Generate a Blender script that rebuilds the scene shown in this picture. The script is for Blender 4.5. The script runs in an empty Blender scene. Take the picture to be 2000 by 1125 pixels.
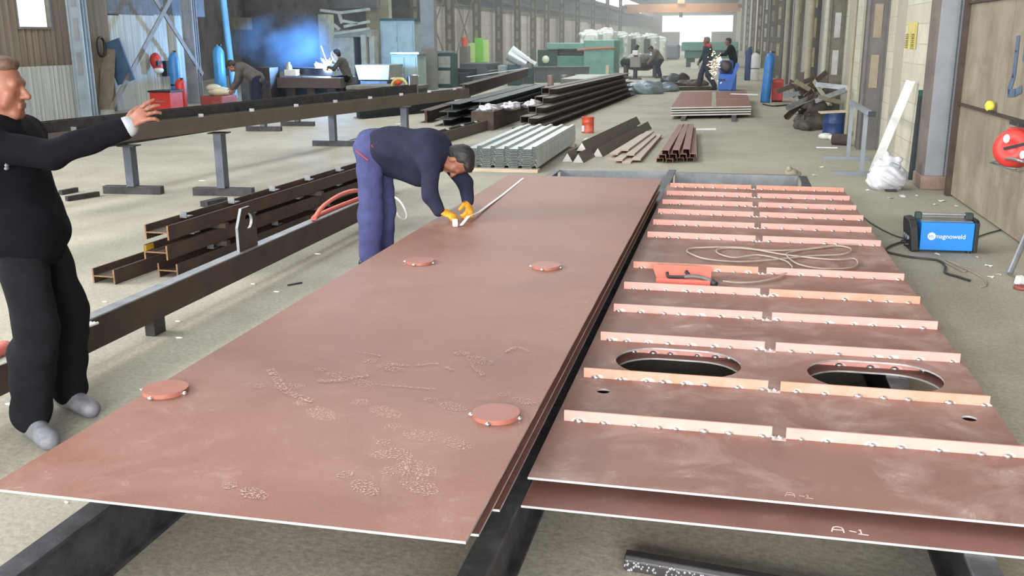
import bpy, bmesh, math, random
import numpy as np
from mathutils import Vector, Matrix, Euler
rnd = random.Random(7)
SC = bpy.context.scene
COL = SC.collection
R = math.radians
# ------------------------------------------------------------------ camera
FPX, PITCH, ROLL, YAW, HC = 1883.0, R(14.529), R(-0.255), R(12.856), 1.72
fwd = Vector((-math.sin(YAW)*math.cos(PITCH), math.cos(YAW)*math.cos(PITCH), -math.sin(PITCH)))
_rt = Vector((math.cos(YAW), math.sin(YAW), 0)); _up = _rt.cross(fwd)
rtv = math.cos(ROLL)*_rt + math.sin(ROLL)*_up
upv = -math.sin(ROLL)*_rt + math.cos(ROLL)*_up
cam = bpy.data.objects.new('camera', bpy.data.cameras.new('camera'))
COL.objects.link(cam)
m3 = Matrix((rtv, upv, -fwd)).transposed()
cam.matrix_world = Matrix.Translation((0, 0, HC)) @ m3.to_4x4()
cam.data.sensor_width = 36; cam.data.lens = FPX*36/2000; cam.data.clip_end = 600
SC.camera = cam
def ray(px, py): return (px-1000)*rtv - (py-562.5)*upv + FPX*fwd
def G(px, py, z=0.0):
    d = ray(px, py); return Vector((0, 0, HC)) + d*((z-HC)/d.z)
def PY(px, py, Y):
    d = ray(px, py); return Vector((0, 0, HC)) + d*(Y/d.y)
def PX(px, py, X):
    d = ray(px, py); return Vector((0, 0, HC)) + d*(X/d.x)
HA = 0.014                      # the hall runs a touch off the plates
def H(s, t, z=0.0):
    return Vector((s*math.cos(HA)-t*math.sin(HA), s*math.sin(HA)+t*math.cos(HA), z))
# ------------------------------------------------------------------ materials
def lin(c):
    c = c/255.0
    return c/12.92 if c <= 0.04045 else ((c+0.055)/1.055)**2.4
def L3(c): return (lin(c[0]), lin(c[1]), lin(c[2]), 1)
class NT:
    def __init__(s, name):
        s.m = bpy.data.materials.new(name); s.m.use_nodes = True
        s.t = s.m.node_tree; s.n = s.t.nodes; s.b = s.n['Principled BSDF']; s.out = s.n['Material Output']
    def add(s, ty, **kw):
        n = s.n.new(ty)
        for k, v in kw.items(): setattr(n, k, v)
        return n
    def link(s, a, b): s.t.links.new(a, b)
    def noise(s, scale, detail=4, rough=.6, vec=None, dist=0):
        n = s.add('ShaderNodeTexNoise'); n.inputs['Scale'].default_value = scale
        n.inputs['Detail'].default_value = detail; n.inputs['Roughness'].default_value = rough
        n.inputs['Distortion'].default_value = dist
        if vec is not None: s.link(vec, n.inputs['Vector'])
        return n.outputs['Fac']
    def coord(s, which='Object', scale=None, rot=None):
        t = s.add('ShaderNodeTexCoord'); o = t.outputs[which]
        if scale or rot:
            mp = s.add('ShaderNodeMapping'); s.link(o, mp.inputs['Vector'])
            if scale: mp.inputs['Scale'].default_value = scale
            if rot: mp.inputs['Rotation'].default_value = rot
            o = mp.outputs['Vector']
        return o
    def ramp(s, fac, stops):
        r = s.add('ShaderNodeValToRGB'); e = r.color_ramp.elements
        while len(e) < len(stops): e.new(.5)
        for i, (p, c) in enumerate(stops):
            e[i].position = p; e[i].color = c if len(c) == 4 else L3(c)
        s.link(fac, r.inputs['Fac']); return r.outputs['Color']
    def mix(s, fac, a, b, bt='MIX'):
        n = s.add('ShaderNodeMix', data_type='RGBA', blend_type=bt)
        for k, v in (('Factor', fac), ('A', a), ('B', b)):
            sock = [i for i in n.inputs if i.name == k and (i.type == 'RGBA' or (k == 'Factor' and i.type == 'VALUE'))][0]
            if hasattr(v, 'links') or hasattr(v, 'is_linked'): s.link(v, sock)
            elif isinstance(v, (int, float)): sock.default_value = v
            else: sock.default_value = v if len(v) == 4 else L3(v)
        return [o for o in n.outputs if o.type == 'RGBA'][0]
    def math(s, op, a, b=0.0, clamp=False):
        n = s.add('ShaderNodeMath', operation=op, use_clamp=clamp)
        for i, v in enumerate((a, b)):
            if hasattr(v, 'is_linked'): s.link(v, n.inputs[i])
            else: n.inputs[i].default_value = v
        return n.outputs[0]
    def bump(s, h, strength=.3, dist=.01):
        b = s.add('ShaderNodeBump'); b.inputs['Strength'].default_value = strength; b.inputs['Distance'].default_value = dist
        s.link(h, b.inputs['Height']); s.link(b.outputs['Normal'], s.b.inputs['Normal'])
    def base(s, c):
        if hasattr(c, 'is_linked'): s.link(c, s.b.inputs['Base Color'])
        else: s.b.inputs['Base Color'].default_value = L3(c)
    def pr(s, rough=.6, metal=0, spec=.5):
        s.b.inputs['Roughness'].default_value = rough; s.b.inputs['Metallic'].default_value = metal
        s.b.inputs['Specular IOR Level'].default_value = spec
MATS = {}
def M(name, col, rough=.6, metal=0, var=.12, scale=5, bump=0, bscale=60, col2=None, stretch=None, spec=.5, contrast=.25):
    if name in MATS: return MATS[name]
    t = NT(name); v = t.coord('Object', stretch)
    a = tuple(max(0, c*(1-var)) for c in col); b = tuple(min(255, c*(1+var)) for c in col)
    if col2: a, b = col, col2
    f = t.noise(scale, 5, .6, v)
    t.base(t.ramp(f, [(.5-contrast, a), (.5+contrast, b)])); t.pr(rough, metal, spec)
    if bump: t.bump(t.noise(bscale, 3, .6, v), bump, .004)
    MATS[name] = t.m; return t.m
def emit(name, col, strength):
    if name in MATS: return MATS[name]
    t = NT(name); t.base((0, 0, 0)); t.b.inputs['Emission Color'].default_value = (*col, 1)
    t.b.inputs['Emission Strength'].default_value = strength
    MATS[name] = t.m; return t.m
# ------------------------------------------------------------------ objects
ROOTM = {}
def tag(o, label=None, cat=None, group=None, kind=None):
    if label: o['label'] = label
    if cat: o['category'] = cat
    if group: o['group'] = group
    if kind: o['kind'] = kind
    return o
def thing(name, label, cat, loc=(0, 0, 0), rz=0.0, group=None, kind=None):
    o = bpy.data.objects.new(name, None); COL.objects.link(o); o.empty_display_size = .1
    o.location = loc; o.rotation_euler = (0, 0, rz)
    ROOTM[o.name] = Matrix.Translation(Vector(loc)) @ Matrix.Rotation(rz, 4, 'Z')
    return tag(o, label, cat, group, kind)
def rootm(o):
    while o.parent is not None: o = o.parent
    return ROOTM.get(o.name, Matrix.Identity(4))
def frame_of(a, b, up=(0, 0, 1)):
    d = (Vector(b)-Vector(a)); l = d.length; d.normalize(); up = Vector(up)
    if abs(d.dot(up)) > .99: up = Vector((0, 1, 0))
    x = d.cross(up).normalized(); y = x.cross(d)
    return d, x, y, l          # along, sideways (to the right of travel), upwards
class MB:
    def __init__(s): s.v = []; s.f = []; s.sm = []
    def add(s, vs, fs, smooth=False):
        n = len(s.v); s.v += [tuple(v) for v in vs]
        for f in fs: s.f.append(tuple(i+n for i in f)); s.sm.append(smooth)
        return s
    def box(s, x0, x1, y0, y1, z0, z1):
        return s.add([(x0,y0,z0),(x1,y0,z0),(x1,y1,z0),(x0,y1,z0),(x0,y0,z1),(x1,y0,z1),(x1,y1,z1),(x0,y1,z1)],
                     [(3,2,1,0),(4,5,6,7),(0,1,5,4),(1,2,6,5),(2,3,7,6),(3,0,4,7)])
    def cbox(s, c, sz, rot=None):
        hx, hy, hz = sz[0]/2, sz[1]/2, sz[2]/2; c = Vector(c)
        Mr = rot.to_matrix() if isinstance(rot, Euler) else (rot or Matrix.Identity(3))
        vs = [c + Mr @ Vector(v) for v in ((-hx,-hy,-hz),(hx,-hy,-hz),(hx,hy,-hz),(-hx,hy,-hz),(-hx,-hy,hz),(hx,-hy,hz),(hx,hy,hz),(-hx,hy,hz))]
        return s.add(vs, [(3,2,1,0),(4,5,6,7),(0,1,5,4),(1,2,6,5),(2,3,7,6),(3,0,4,7)])
    def ext(s, poly, a, b, up=(0, 0, 1)):
        a, b = Vector(a), Vector(b); d, x, y, l = frame_of(a, b, up); n = len(poly)
        vs = [a+x*p[0]+y*p[1] for p in poly] + [b+x*p[0]+y*p[1] for p in poly]
        ar = sum(poly[i][0]*poly[(i+1) % n][1]-poly[(i+1) % n][0]*poly[i][1] for i in range(n))
        fs = [tuple(range(n)), tuple(range(2*n-1, n-1, -1))] + [(i, i+n, (i+1) % n+n, (i+1) % n) for i in range(n)]
        if ar < 0: fs = [tuple(reversed(f)) for f in fs]
        return s.add(vs, fs)
    def bar(s, a, b, w, h, up=(0, 0, 1)):
        return s.ext([(-w/2,-h/2),(w/2,-h/2),(w/2,h/2),(-w/2,h/2)], a, b, up)
    def cyl(s, a, b, r0, r1=None, n=20, cap=True):
        r1 = r0 if r1 is None else r1; a, b = Vector(a), Vector(b); d, x, y, l = frame_of(a, b)
        vs = []
        for c, r in ((a, r0), (b, r1)):
            for i in range(n):
                t = 2*math.pi*i/n; vs.append(c + x*(r*math.cos(t)) + y*(r*math.sin(t)))
        s.add(vs, [(i, i+n, (i+1) % n+n, (i+1) % n) for i in range(n)], True)
        if cap: s.add(vs, [tuple(range(n)), tuple(range(2*n-1, n-1, -1))])
        return s
    def tube(s, pts, r, n=8, closed=False):
        pts = [Vector(p) for p in pts]; N = len(pts); vs = []; ref = None
        for i, p in enumerate(pts):
            q0 = pts[(i-1) % N] if closed else pts[max(0, i-1)]; q1 = pts[(i+1) % N] if closed else pts[min(N-1, i+1)]
            t = (q1-q0)
            t = t.normalized() if t.length > 1e-9 else Vector((0, 0, 1))
            if ref is None: ref = t.orthogonal().normalized()
            ref = (ref - t*ref.dot(t)).normalized(); bn = t.cross(ref)
            rr = r[i] if isinstance(r, (list, tuple)) else r
            for k in range(n):
                a = 2*math.pi*k/n; vs.append(p + ref*(rr*math.cos(a)) + bn*(rr*math.sin(a)))
        fs = []
        for i in range(N if closed else N-1):
            j = (i+1) % N
            for k in range(n): fs.append((i*n+k, i*n+(k+1) % n, j*n+(k+1) % n, j*n+k))
        s.add(vs, fs, True)
        if not closed: s.add(vs, [tuple(range(n-1, -1, -1)), tuple((N-1)*n+k for k in range(n))])
        return s
    def lathe(s, prof, c, n=24, axis=None):
        c = Vector(c); vs = []
        A = Matrix.Identity(3) if axis is None else Vector((0, 0, 1)).rotation_difference(Vector(axis)).to_matrix()
        for r, z in prof:
            for i in range(n):
                t = 2*math.pi*i/n; vs.append(c + A @ Vector((r*math.cos(t), r*math.sin(t), z)))
        fs = []
        for k in range(len(prof)-1):
            for i in range(n): fs.append((k*n+i, k*n+(i+1) % n, (k+1)*n+(i+1) % n, (k+1)*n+i))
        s.add(vs, fs, True)
        if prof[0][0] > 1e-5: s.add(vs, [tuple(range(n-1, -1, -1))])
        if prof[-1][0] > 1e-5: s.add(vs, [tuple((len(prof)-1)*n+i for i in range(n))])
        return s
    def ell(s, c, r, n=12, m=8, rot=None):
        c = Vector(c); vs = []; A = rot or Matrix.Identity(3)
        for j in range(m+1):
            ph = math.pi*j/m
            for i in range(n):
                t = 2*math.pi*i/n
                vs.append(c + A @ Vector((r[0]*math.sin(ph)*math.cos(t), r[1]*math.sin(ph)*math.sin(t), -r[2]*math.cos(ph))))
        fs = [(j*n+i, j*n+(i+1) % n, (j+1)*n+(i+1) % n, (j+1)*n+i) for j in range(m) for i in range(n)]
        return s.add(vs, fs, True)
    def build(s, name, mat, parent=None, bevel=0, local=False, edge_mat=None, weld=False, shift=True):
        me = bpy.data.meshes.new(name); vs = s.v; loc = None
        if parent is not None:
            if not local:
                Mi = rootm(parent).inverted(); vs = [Mi @ Vector(v) for v in vs]
        elif shift:
            xs = np.array(vs); loc = Vector(((xs[:,0].min()+xs[:,0].max())/2, (xs[:,1].min()+xs[:,1].max())/2, xs[:,2].min()))
            vs = [Vector(v)-loc for v in vs]
        me.from_pydata([tuple(v) for v in vs], [], s.f); me.update()
        me.polygons.foreach_set('use_smooth', s.sm)
        if weld:
            bm = bmesh.new(); bm.from_mesh(me); bmesh.ops.remove_doubles(bm, verts=bm.verts, dist=1e-5); bm.to_mesh(me); bm.free()
        me.materials.append(mat)
        if edge_mat:
            me.materials.append(edge_mat)
            for p in me.polygons:
                if abs(p.normal.z) < .6: p.material_index = 1
        o = bpy.data.objects.new(name, me); COL.objects.link(o)
        if loc is not None: o.location = loc; ROOTM[o.name] = Matrix.Translation(loc)
        if parent is not None: o.parent = parent
        if bevel:
            md = o.modifiers.new('bevel', 'BEVEL'); md.width = bevel; md.segments = 2; md.limit_method = 'ANGLE'
            md.angle_limit = R(40); md.use_clamp_overlap = True
        return o
def dup(root, loc, rz=None, label=None, group=None):
    r = root.copy(); COL.objects.link(r); r.location = loc
    if rz is not None: r.rotation_euler = (0, 0, rz)
    if label: r['label'] = label
    if group: r['group'] = group
    for ch in list(root.children):
        c = ch.copy(); COL.objects.link(c); c.parent = r
        for g in list(ch.children):
            d = g.copy(); COL.objects.link(d); d.parent = c
    return r
def struct(name, mb, mat, **k):
    o = mb.build(name, mat, **k); o['kind'] = 'structure'; return o
def Isec(w, h, tw=.009, tf=.012):      # upright I: flanges level
    return [(-w/2,-h/2),(w/2,-h/2),(w/2,-h/2+tf),(tw/2,-h/2+tf),(tw/2,h/2-tf),(w/2,h/2-tf),(w/2,h/2),(-w/2,h/2),(-w/2,h/2-tf),(-tw/2,h/2-tf),(-tw/2,-h/2+tf),(-w/2,-h/2+tf)]
def Hsec(w, h, tw=.009, tf=.012):      # on its side: flanges upright, web level
    return [(-w/2,-h/2),(-w/2+tf,-h/2),(-w/2+tf,-tw/2),(w/2-tf,-tw/2),(w/2-tf,-h/2),(w/2,-h/2),(w/2,h/2),(w/2-tf,h/2),(w/2-tf,tw/2),(-w/2+tf,tw/2),(-w/2+tf,h/2),(-w/2,h/2)]
def Usec(w, h, t=.008):                # channel, open towards +x
    return [(-w/2,-h/2),(w/2,-h/2),(w/2,-h/2+t),(-w/2+t,-h/2+t),(-w/2+t,h/2-t),(w/2,h/2-t),(w/2,h/2),(-w/2,h/2)]
def Lsec(w, h, t=.008): return [(0,0),(w,0),(w,t),(t,t),(t,h),(0,h)]
def flat_curve(name, loops, z, thick, mat, parent, edge_mat=None):
    """a flat plate with holes: the first loop is the outline"""
    cu = bpy.data.curves.new(name, 'CURVE'); cu.dimensions = '2D'; cu.fill_mode = 'BOTH'; cu.extrude = thick/2
    for lp in loops:
        sp = cu.splines.new('POLY'); sp.points.add(len(lp)-1); sp.use_cyclic_u = True
        for i, (x, y) in enumerate(lp): sp.points[i].co = (x, y, 0, 1)
    tmp = bpy.data.objects.new(name, cu); COL.objects.link(tmp)
    dg = bpy.context.evaluated_depsgraph_get(); dg.update()
    me = bpy.data.meshes.new_from_object(tmp.evaluated_get(dg)); bpy.data.objects.remove(tmp)
    Mi = rootm(parent).inverted() if parent is not None else Matrix.Identity(4)
    me.transform(Mi @ Matrix.Translation((0, 0, z-thick/2)))
    me.materials.clear(); me.materials.append(mat)
    if edge_mat: me.materials.append(edge_mat)
    for p in me.polygons:
        p.use_smooth = False; p.material_index = 1 if (edge_mat and abs(p.normal.z) < .6) else 0
    o = bpy.data.objects.new(name, me); COL.objects.link(o); o.parent = parent; return o
def text_mesh(name, body, size, mat, parent, Mw, extrude=.0008):
    cu = bpy.data.curves.new(name, 'FONT'); cu.body = body; cu.size = size; cu.extrude = extrude; cu.align_x = 'LEFT'; cu.align_y = 'CENTER'
    tmp = bpy.data.objects.new(name, cu); COL.objects.link(tmp)
    dg = bpy.context.evaluated_depsgraph_get(); dg.update()
    me = bpy.data.meshes.new_from_object(tmp.evaluated_get(dg)); bpy.data.objects.remove(tmp)
    me.transform(rootm(parent).inverted() @ Mw); me.materials.clear(); me.materials.append(mat)
    o = bpy.data.objects.new(name, me); COL.objects.link(o); o.parent = parent; return o
def smooth_path(pts, n=8, closed=False):
    pts = [Vector(p) for p in pts]; N = len(pts); out = []
    rng = range(N if closed else N-1)
    for i in rng:
        g = lambda k: pts[k % N] if closed else pts[min(max(k, 0), N-1)]
        p0, p1, p2, p3 = g(i-1), g(i), g(i+1), g(i+2)
        for k in range(n):
            t = k/n
            out.append(.5*((2*p1)+(p2-p0)*t+(2*p0-5*p1+4*p2-p3)*t*t+(3*p1-p0-3*p2+p3)*t**3))
    if not closed: out.append(pts[-1])
    return out
def ribbon(mb, pts, w, z, th=.0006, film=False):
    """a flat painted or chalked stroke lying on a level surface"""
    pts = [Vector((p[0], p[1])) for p in pts]; lv = []; rv = []
    for i, p in enumerate(pts):
        t = (pts[min(i+1, len(pts)-1)]-pts[max(i-1, 0)]).normalized(); nrm = Vector((-t.y, t.x))*(w/2)
        lv.append(p+nrm); rv.append(p-nrm)
    n = len(pts); vs = [(a.x, a.y, z+th) for a in lv]+[(a.x, a.y, z+th) for a in rv]+[(a.x, a.y, z) for a in lv]+[(a.x, a.y, z) for a in rv]
    fs = []
    if film:
        return mb.add(vs[:2*n], [(n+i, n+i+1, i+1, i) for i in range(n-1)])
    for i in range(n-1):
        fs += [(n+i, n+i+1, i+1, i), (3*n+i, 2*n+i, 2*n+i+1, 3*n+i+1), (i, i+1, 2*n+i+1, 2*n+i), (n+i+1, n+i, 3*n+i, 3*n+i+1)]
    fs += [(0, 2*n, 3*n, n), (n-1, 2*n-1, 4*n-1, 3*n-1)]
    return mb.add(vs, fs)
# ------------------------------------------------------------------ bodies: blended tapered limbs meshed as one skin
def V3(p): return np.array(p, dtype=np.float32)
def cap(a, b, ra, rb=None, k=.02, fl=None, ff=1.0): return ('c', V3(a), V3(b), ra, ra if rb is None else rb, k, None if fl is None else V3(fl), ff)
def elp(c, r, rot=None, k=.02): return ('e', V3(c), V3(r), np.eye(3, dtype=np.float32) if rot is None else np.array(rot, dtype=np.float32), k)
def sdf_mesh(prims, h, wrinkle=0, wscale=14, seed=0):
    los, his = [], []
    for p in prims:
        if p[0] == 'c':
            r = max(p[3], p[4])*max(1, p[7]); los.append(np.minimum(p[1], p[2])-r); his.append(np.maximum(p[1], p[2])+r)
        else:
            r = p[2].max(); los.append(p[1]-r); his.append(p[1]+r)
    pad = 4*h+.02; lo = np.min(los, 0)-pad; hi = np.max(his, 0)+pad
    n = np.ceil((hi-lo)/h).astype(int)+1
    ax = [lo[i]+h*np.arange(n[i], dtype=np.float32) for i in range(3)]
    F = np.full(n, .5, np.float32)
    for p, l, u in zip(prims, los, his):
        k = p[5] if p[0] == 'c' else p[4]; mg = k+3*h
        i0 = np.maximum(0, np.floor((l-mg-lo)/h).astype(int)); i1 = np.minimum(n, np.ceil((u+mg-lo)/h).astype(int)+1)
        sl = tuple(slice(a, b) for a, b in zip(i0, i1))
        X, Y, Z = (ax[0][sl[0]][:, None, None], ax[1][sl[1]][None, :, None], ax[2][sl[2]][None, None, :])
        if p[0] == 'c':
            a, b = p[1], p[2]; ba = b-a; L = float(ba@ba)+1e-9
            dx, dy, dz = X-a[0], Y-a[1], Z-a[2]
            t = np.clip((dx*ba[0]+dy*ba[1]+dz*ba[2])/L, 0, 1)
            qx, qy, qz = dx-t*ba[0], dy-t*ba[1], dz-t*ba[2]
            if p[6] is not None:
                nn = p[6]/np.linalg.norm(p[6]); w = (qx*nn[0]+qy*nn[1]+qz*nn[2])*(1/p[7]-1)
                qx, qy, qz = qx+w*nn[0], qy+w*nn[1], qz+w*nn[2]
            rr = p[3]+(p[4]-p[3])*t
            d = (np.sqrt(qx*qx+qy*qy+qz*qz)-rr)*(min(1, p[7]) if p[6] is not None else 1)
        else:
            A = p[3]; dx, dy, dz = X-p[1][0], Y-p[1][1], Z-p[1][2]
            qs = [(A[0, i]*dx+A[1, i]*dy+A[2, i]*dz) for i in range(3)]
            k0 = np.sqrt(sum((qs[i]/p[2][i])**2 for i in range(3))); k1 = np.sqrt(sum((qs[i]/p[2][i]**2)**2 for i in range(3)))+1e-9
            d = k0*(k0-1)/k1
        S = F[sl]
        if k > 0:
            hh = np.clip(k-np.abs(d-S), 0, None)/k
            F[sl] = np.minimum(d, S)-hh*hh*k*.25
        else: F[sl] = np.minimum(d, S)
    if wrinkle:
        X, Y, Z = ax[0][:, None, None], ax[1][None, :, None], ax[2][None, None, :]
        s = wscale; a = seed*1.7
        F += (wrinkle*(np.sin(s*(1.0*X+.6*Y+2.1*Z)+2.2*np.sin(s*.5*(X-Y)+a)+a)*.6+np.sin(s*2.1*(.7*X-Y+.9*Z)+1.7*np.sin(s*.7*Z+a))*.4)).astype(np.float32)
    # surface nets
    In = F < 0
    c = [F[i:n[0]-1+i, j:n[1]-1+j, k:n[2]-1+k] for i in (0, 1) for j in (0, 1) for k in (0, 1)]
    I8 = sum((x < 0).astype(np.int8) for x in c); act = (I8 > 0) & (I8 < 8)
    idx = np.full(act.shape, -1, np.int64); ids = np.argwhere(act); idx[act] = np.arange(len(ids))
    cv = np.stack([x[act] for x in c], 1)
    off = np.array([(i, j, k) for i in (0, 1) for j in (0, 1) for k in (0, 1)], np.float32)
    acc = np.zeros((len(ids), 3), np.float32); cnt = np.zeros(len(ids), np.float32)
    for a in range(8):
        for b in range(a+1, 8):
            if abs(off[a]-off[b]).sum() != 1: continue
            m = (cv[:, a] < 0) != (cv[:, b] < 0); t = cv[m, a]/(cv[m, a]-cv[m, b])
            acc[m] += off[a]+t[:, None]*(off[b]-off[a]); cnt[m] += 1
    V = lo+h*(ids+acc/cnt[:, None])
    fs = []
    for d in range(3):
        s0 = [slice(None)]*3; s1 = [slice(None)]*3; s0[d] = slice(0, -1); s1[d] = slice(1, None)
        A, B = In[tuple(s0)], In[tuple(s1)]; e = np.argwhere(A != B); flip = A[tuple(e.T)]
        o1, o2 = [(1, 2), (2, 0), (0, 1)][d]
        q = []
        for s, t in ((1, 1), (0, 1), (0, 0), (1, 0)):
            g = e.copy(); g[:, o1] -= s; g[:, o2] -= t; q.append(g)
        ok = np.all([(g >= 0).all(1) & (g < np.array(act.shape)).all(1) for g in q], 0)
        q = [g[ok] for g in q]; fl = flip[ok]
        Q = np.stack([idx[tuple(g.T)] for g in q], 1); Q[~fl] = Q[~fl][:, ::-1]
        fs.append(Q)
    Fq = np.concatenate(fs); Fq = Fq[(Fq >= 0).all(1)]
    return V, Fq
def skin(name, prims, h, mat, parent, wrinkle=0, wscale=14, seed=0):
    V, Q = sdf_mesh(prims, h, wrinkle, wscale, seed)
    me = bpy.data.meshes.new(name); me.from_pydata(V.tolist(), [], Q.tolist()); me.update()
    me.polygons.foreach_set('use_smooth', [True]*len(me.polygons)); me.materials.append(mat)
    o = bpy.data.objects.new(name, me); COL.objects.link(o); o.parent = parent; return o
def nrm(v): v = np.array(v, float); return v/np.linalg.norm(v)
def hand_prims(wr, d, pn, thumb_side, curl=.25, spread=.12, s=1.0, fat=0.0, curls=None):
    """palm, four unequal fingers with knuckle bends, a thumb off the side. d: along the hand; pn: out of the palm"""
    d = nrm(d); pn = nrm(np.array(pn)-d*np.dot(pn, d)); ac = np.cross(d, pn)*thumb_side; wr = np.array(wr, float); P = []
    P.append(cap(wr, wr+d*.075*s, .03*s+fat, .037*s+fat, .01, pn, .48))
    for i, (o, ln) in enumerate(((.030, .92), (.010, 1.0), (-.011, .95), (-.031, .76))):
        c = (curls[i] if curls else curl); base = wr+d*.078*s+ac*o*s
        dirv = nrm(d+ac*spread*(1.2-.8*i)); pnn = pn; p = base
        for seg, (l, r) in enumerate(((.044, .0092), (.027, .0084), (.022, .0075))):
            ang = c*(.55+.35*seg)
            dirv2 = nrm(dirv*math.cos(ang)+pnn*math.sin(ang)); pnn = nrm(pnn-dirv2*np.dot(pnn, dirv2)); dirv = dirv2
            q = p+dirv*l*ln*s; P.append(cap(p, q, r*s+fat, r*.93*s+fat, .004)); p = q
    b = wr+d*.022*s+ac*.024*s; t1 = nrm(d*.62+ac*.75+pn*.22); m = b+t1*.045*s; t2 = nrm(d*.85+ac*.38+pn*.35)
    P.append(cap(b, m, .015*s+fat, .0115*s+fat, .012)); P.append(cap(m, m+t2*.03*s, .0112*s+fat, .009*s+fat, .004))
    P.append(cap(m+t2*.03*s, m+t2*.03*s+nrm(t2+pn*.2)*.022*s, .0092*s+fat, .008*s+fat, .004))
    return P
def head_prims(c, f, u, s=1.0):
    f = nrm(f); u = nrm(np.array(u)-f*np.dot(u, f)); l = np.cross(u, f); A = np.stack([f, l, u], 1); c = np.array(c, float)
    def w(x, y, z): return c+(f*x+l*y+u*z)*s
    P = [elp(w(-.012, 0, .03), (.1*s, .078*s, .098*s), A, .02), elp(w(.03, 0, -.035), (.062*s, .062*s, .09*s), A, .03),
         cap(w(.06, -.018, -.108), w(.06, .018, -.108), .022*s, None, .025), cap(w(.076, -.034, .022), w(.076, .034, .022), .017*s, None, .015),
         cap(w(.088, 0, .01), w(.114, 0, -.034), .0095*s, .0145*s, .008), cap(w(.1, -.012, -.037), w(.1, .012, -.037), .009*s, None, .006),
         cap(w(.087, -.02, -.066), w(.087, .02, -.066), .0075*s, None, .005), cap(w(.084, -.017, -.078), w(.084, .017, -.078), .0085*s, None, .005)]
    for y in (-1, 1):
        P += [elp(w(-.008, y*.079, -.012), (.019*s, .009*s, .033*s), A, .008), cap(w(.056, y*.05, -.02), w(.04, y*.055, -.06), .026*s, .02*s, .02)]
    return P, w, A
def person(name, label, J, mats, vox=.012, fine=None, group=None, wr=.004, hair=True, extra=None):
    """J: joints in the person's own frame (x forward, y to their left, z up)"""
    o = thing(name, label, 'person', J['loc'], J['rz'], group)
    j = {k: np.array(v, float) for k, v in J.items() if k not in ('loc', 'rz', 'hands', 'big', 'jextra', 'jstart')}
    big = J.get('big', 0.0); body = []
    ls = j['shL']-j['shR']; lat = nrm(ls)
    sp = j['chest']-j['pel']; fw_ = nrm(np.cross(lat, sp))
    def torso(g, top=True, st=0.0):
        pl = j['pel']+(j['chest']-j['pel'])*st
        P = [cap(pl-lat*.06, pl+lat*.06, .115+g, None, .05, fw_, .9), cap(pl, (j['pel']+j['chest'])/2, .135+g, .14+g, .06, fw_, .78),
             cap((j['pel']+j['chest'])/2, j['chest'], .142+g, .15+g, .06, fw_, .78)]
        if top: P += [cap(j['chest']-lat*.06, j['chest']+lat*.06, .12+g, None, .06, fw_, .85), cap(j['shR'], j['shL'], .06+g, None, .06), cap(j['chest'], j['neck']-.03*nrm(j['neck']-j['chest']), .09+g, .05+g*.5, .05)]
        return P
    def arm(sd, g, end=1.0):
        a, b, c = j['sh'+sd], j['el'+sd], j['wr'+sd]; c2 = b+(c-b)*end
        return [cap(a, b, .056+g, .045+g, .03), cap(b, c2, .044+g, .031+g+(.044-.031)*(1-end), .02)]
    def leg(sd, g, end=1.0):
        a, b, c = j['hip'+sd], j['kn'+sd], j['an'+sd]; c2 = b+(c-b)*end
        calf = b+(c-b)*.28-fw_*.012
        w = .018 if g > 0 else 0
        return [cap(a, b, .088+g, .058+g+w*.7, .04), cap(b, calf, .056+g+w*.7, .06+g+w, .03), cap(calf, c2, .058+g+w, .042+g+w*1.3, .03)]
    body += torso(0)+[cap(j['neck'], j['head']-.06*nrm(j['hu']), .056, .055, .03)]
    hp, hw, hA = head_prims(j['head'], j['hf'], j['hu']); body += hp
    for sd in 'LR':
        body += arm(sd, -.004)+leg(sd, -.006)
        body += [cap(j['an'+sd], j['toe'+sd], .034, .03, .02)]
        d, pn, curl, spread = J['hands'][sd][:4]; curls = J['hands'][sd][4] if len(J['hands'][sd]) > 4 else None
        ts = 1 if sd == 'R' else -1
        body += hand_prims(j['wr'+sd], d, pn, ts, curl, spread, 1.0, 0, curls)
    skin('body', body, fine or vox, mats['skin'], o)
    jg = .022+big
    jk = torso(jg, True, J.get('jstart', 0))+arm('L', .016, .97)+arm('R', .016, .97)
    jk += J.get('jextra', [])
    if 'hem' in J: jk.append(cap(j['pel']-lat*.06, j['pel']+lat*.06, .13+big, None, .05, fw_, .95))
    skin('jacket', jk, vox, mats['jacket'], o, wr, 16, 1)
    tr = [cap(j['pel'], j['pel']+(j['chest']-j['pel'])*J['jstart'], .135+jg, .14+jg-.004, .05, fw_, .8)] if 'jstart' in J else []
    tr += [cap(j['pel']-lat*.07, j['pel']+lat*.07, .112+.012, None, .04, fw_, .92)]+leg('L', .018, .98)+leg('R', .018, .98)
    skin('trousers', tr, vox, mats['trousers'], o, wr, 19, 3)
    for sd in 'LR':
        a, t = j['an'+sd], j['toe'+sd]; dv = nrm((t-a)*np.array([1, 1, 0])); he = np.array([a[0], a[1], t[2]])-dv*.055
        sh = [cap(he+[0, 0, .012], t+[0, 0, .008], .042, .04, .02, (0, 0, 1), .9), cap(a+dv*.01, he+dv*.06+[0, 0, .035], .046, .044, .03), cap(a+dv*.05+[0, 0, -.03], t, .04, .036, .03)]
        skin('shoe', sh, min(vox, .01), mats['shoe'], o)
    if hair:
        hr = [elp(hw(-.03, 0, .042), (.095, .085, .092), hA, .02), elp(hw(-.055, 0, -.01), (.058, .074, .075), hA, .03), elp(hw(.03, 0, .098), (.056, .062, .035), hA, .02)]
        skin('hair', hr, min(vox, .008), mats['hair'], o, .0025, 90, 2)
    if extra: extra(o, j, hw, hA, torso, arm, leg)
    return o
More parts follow.
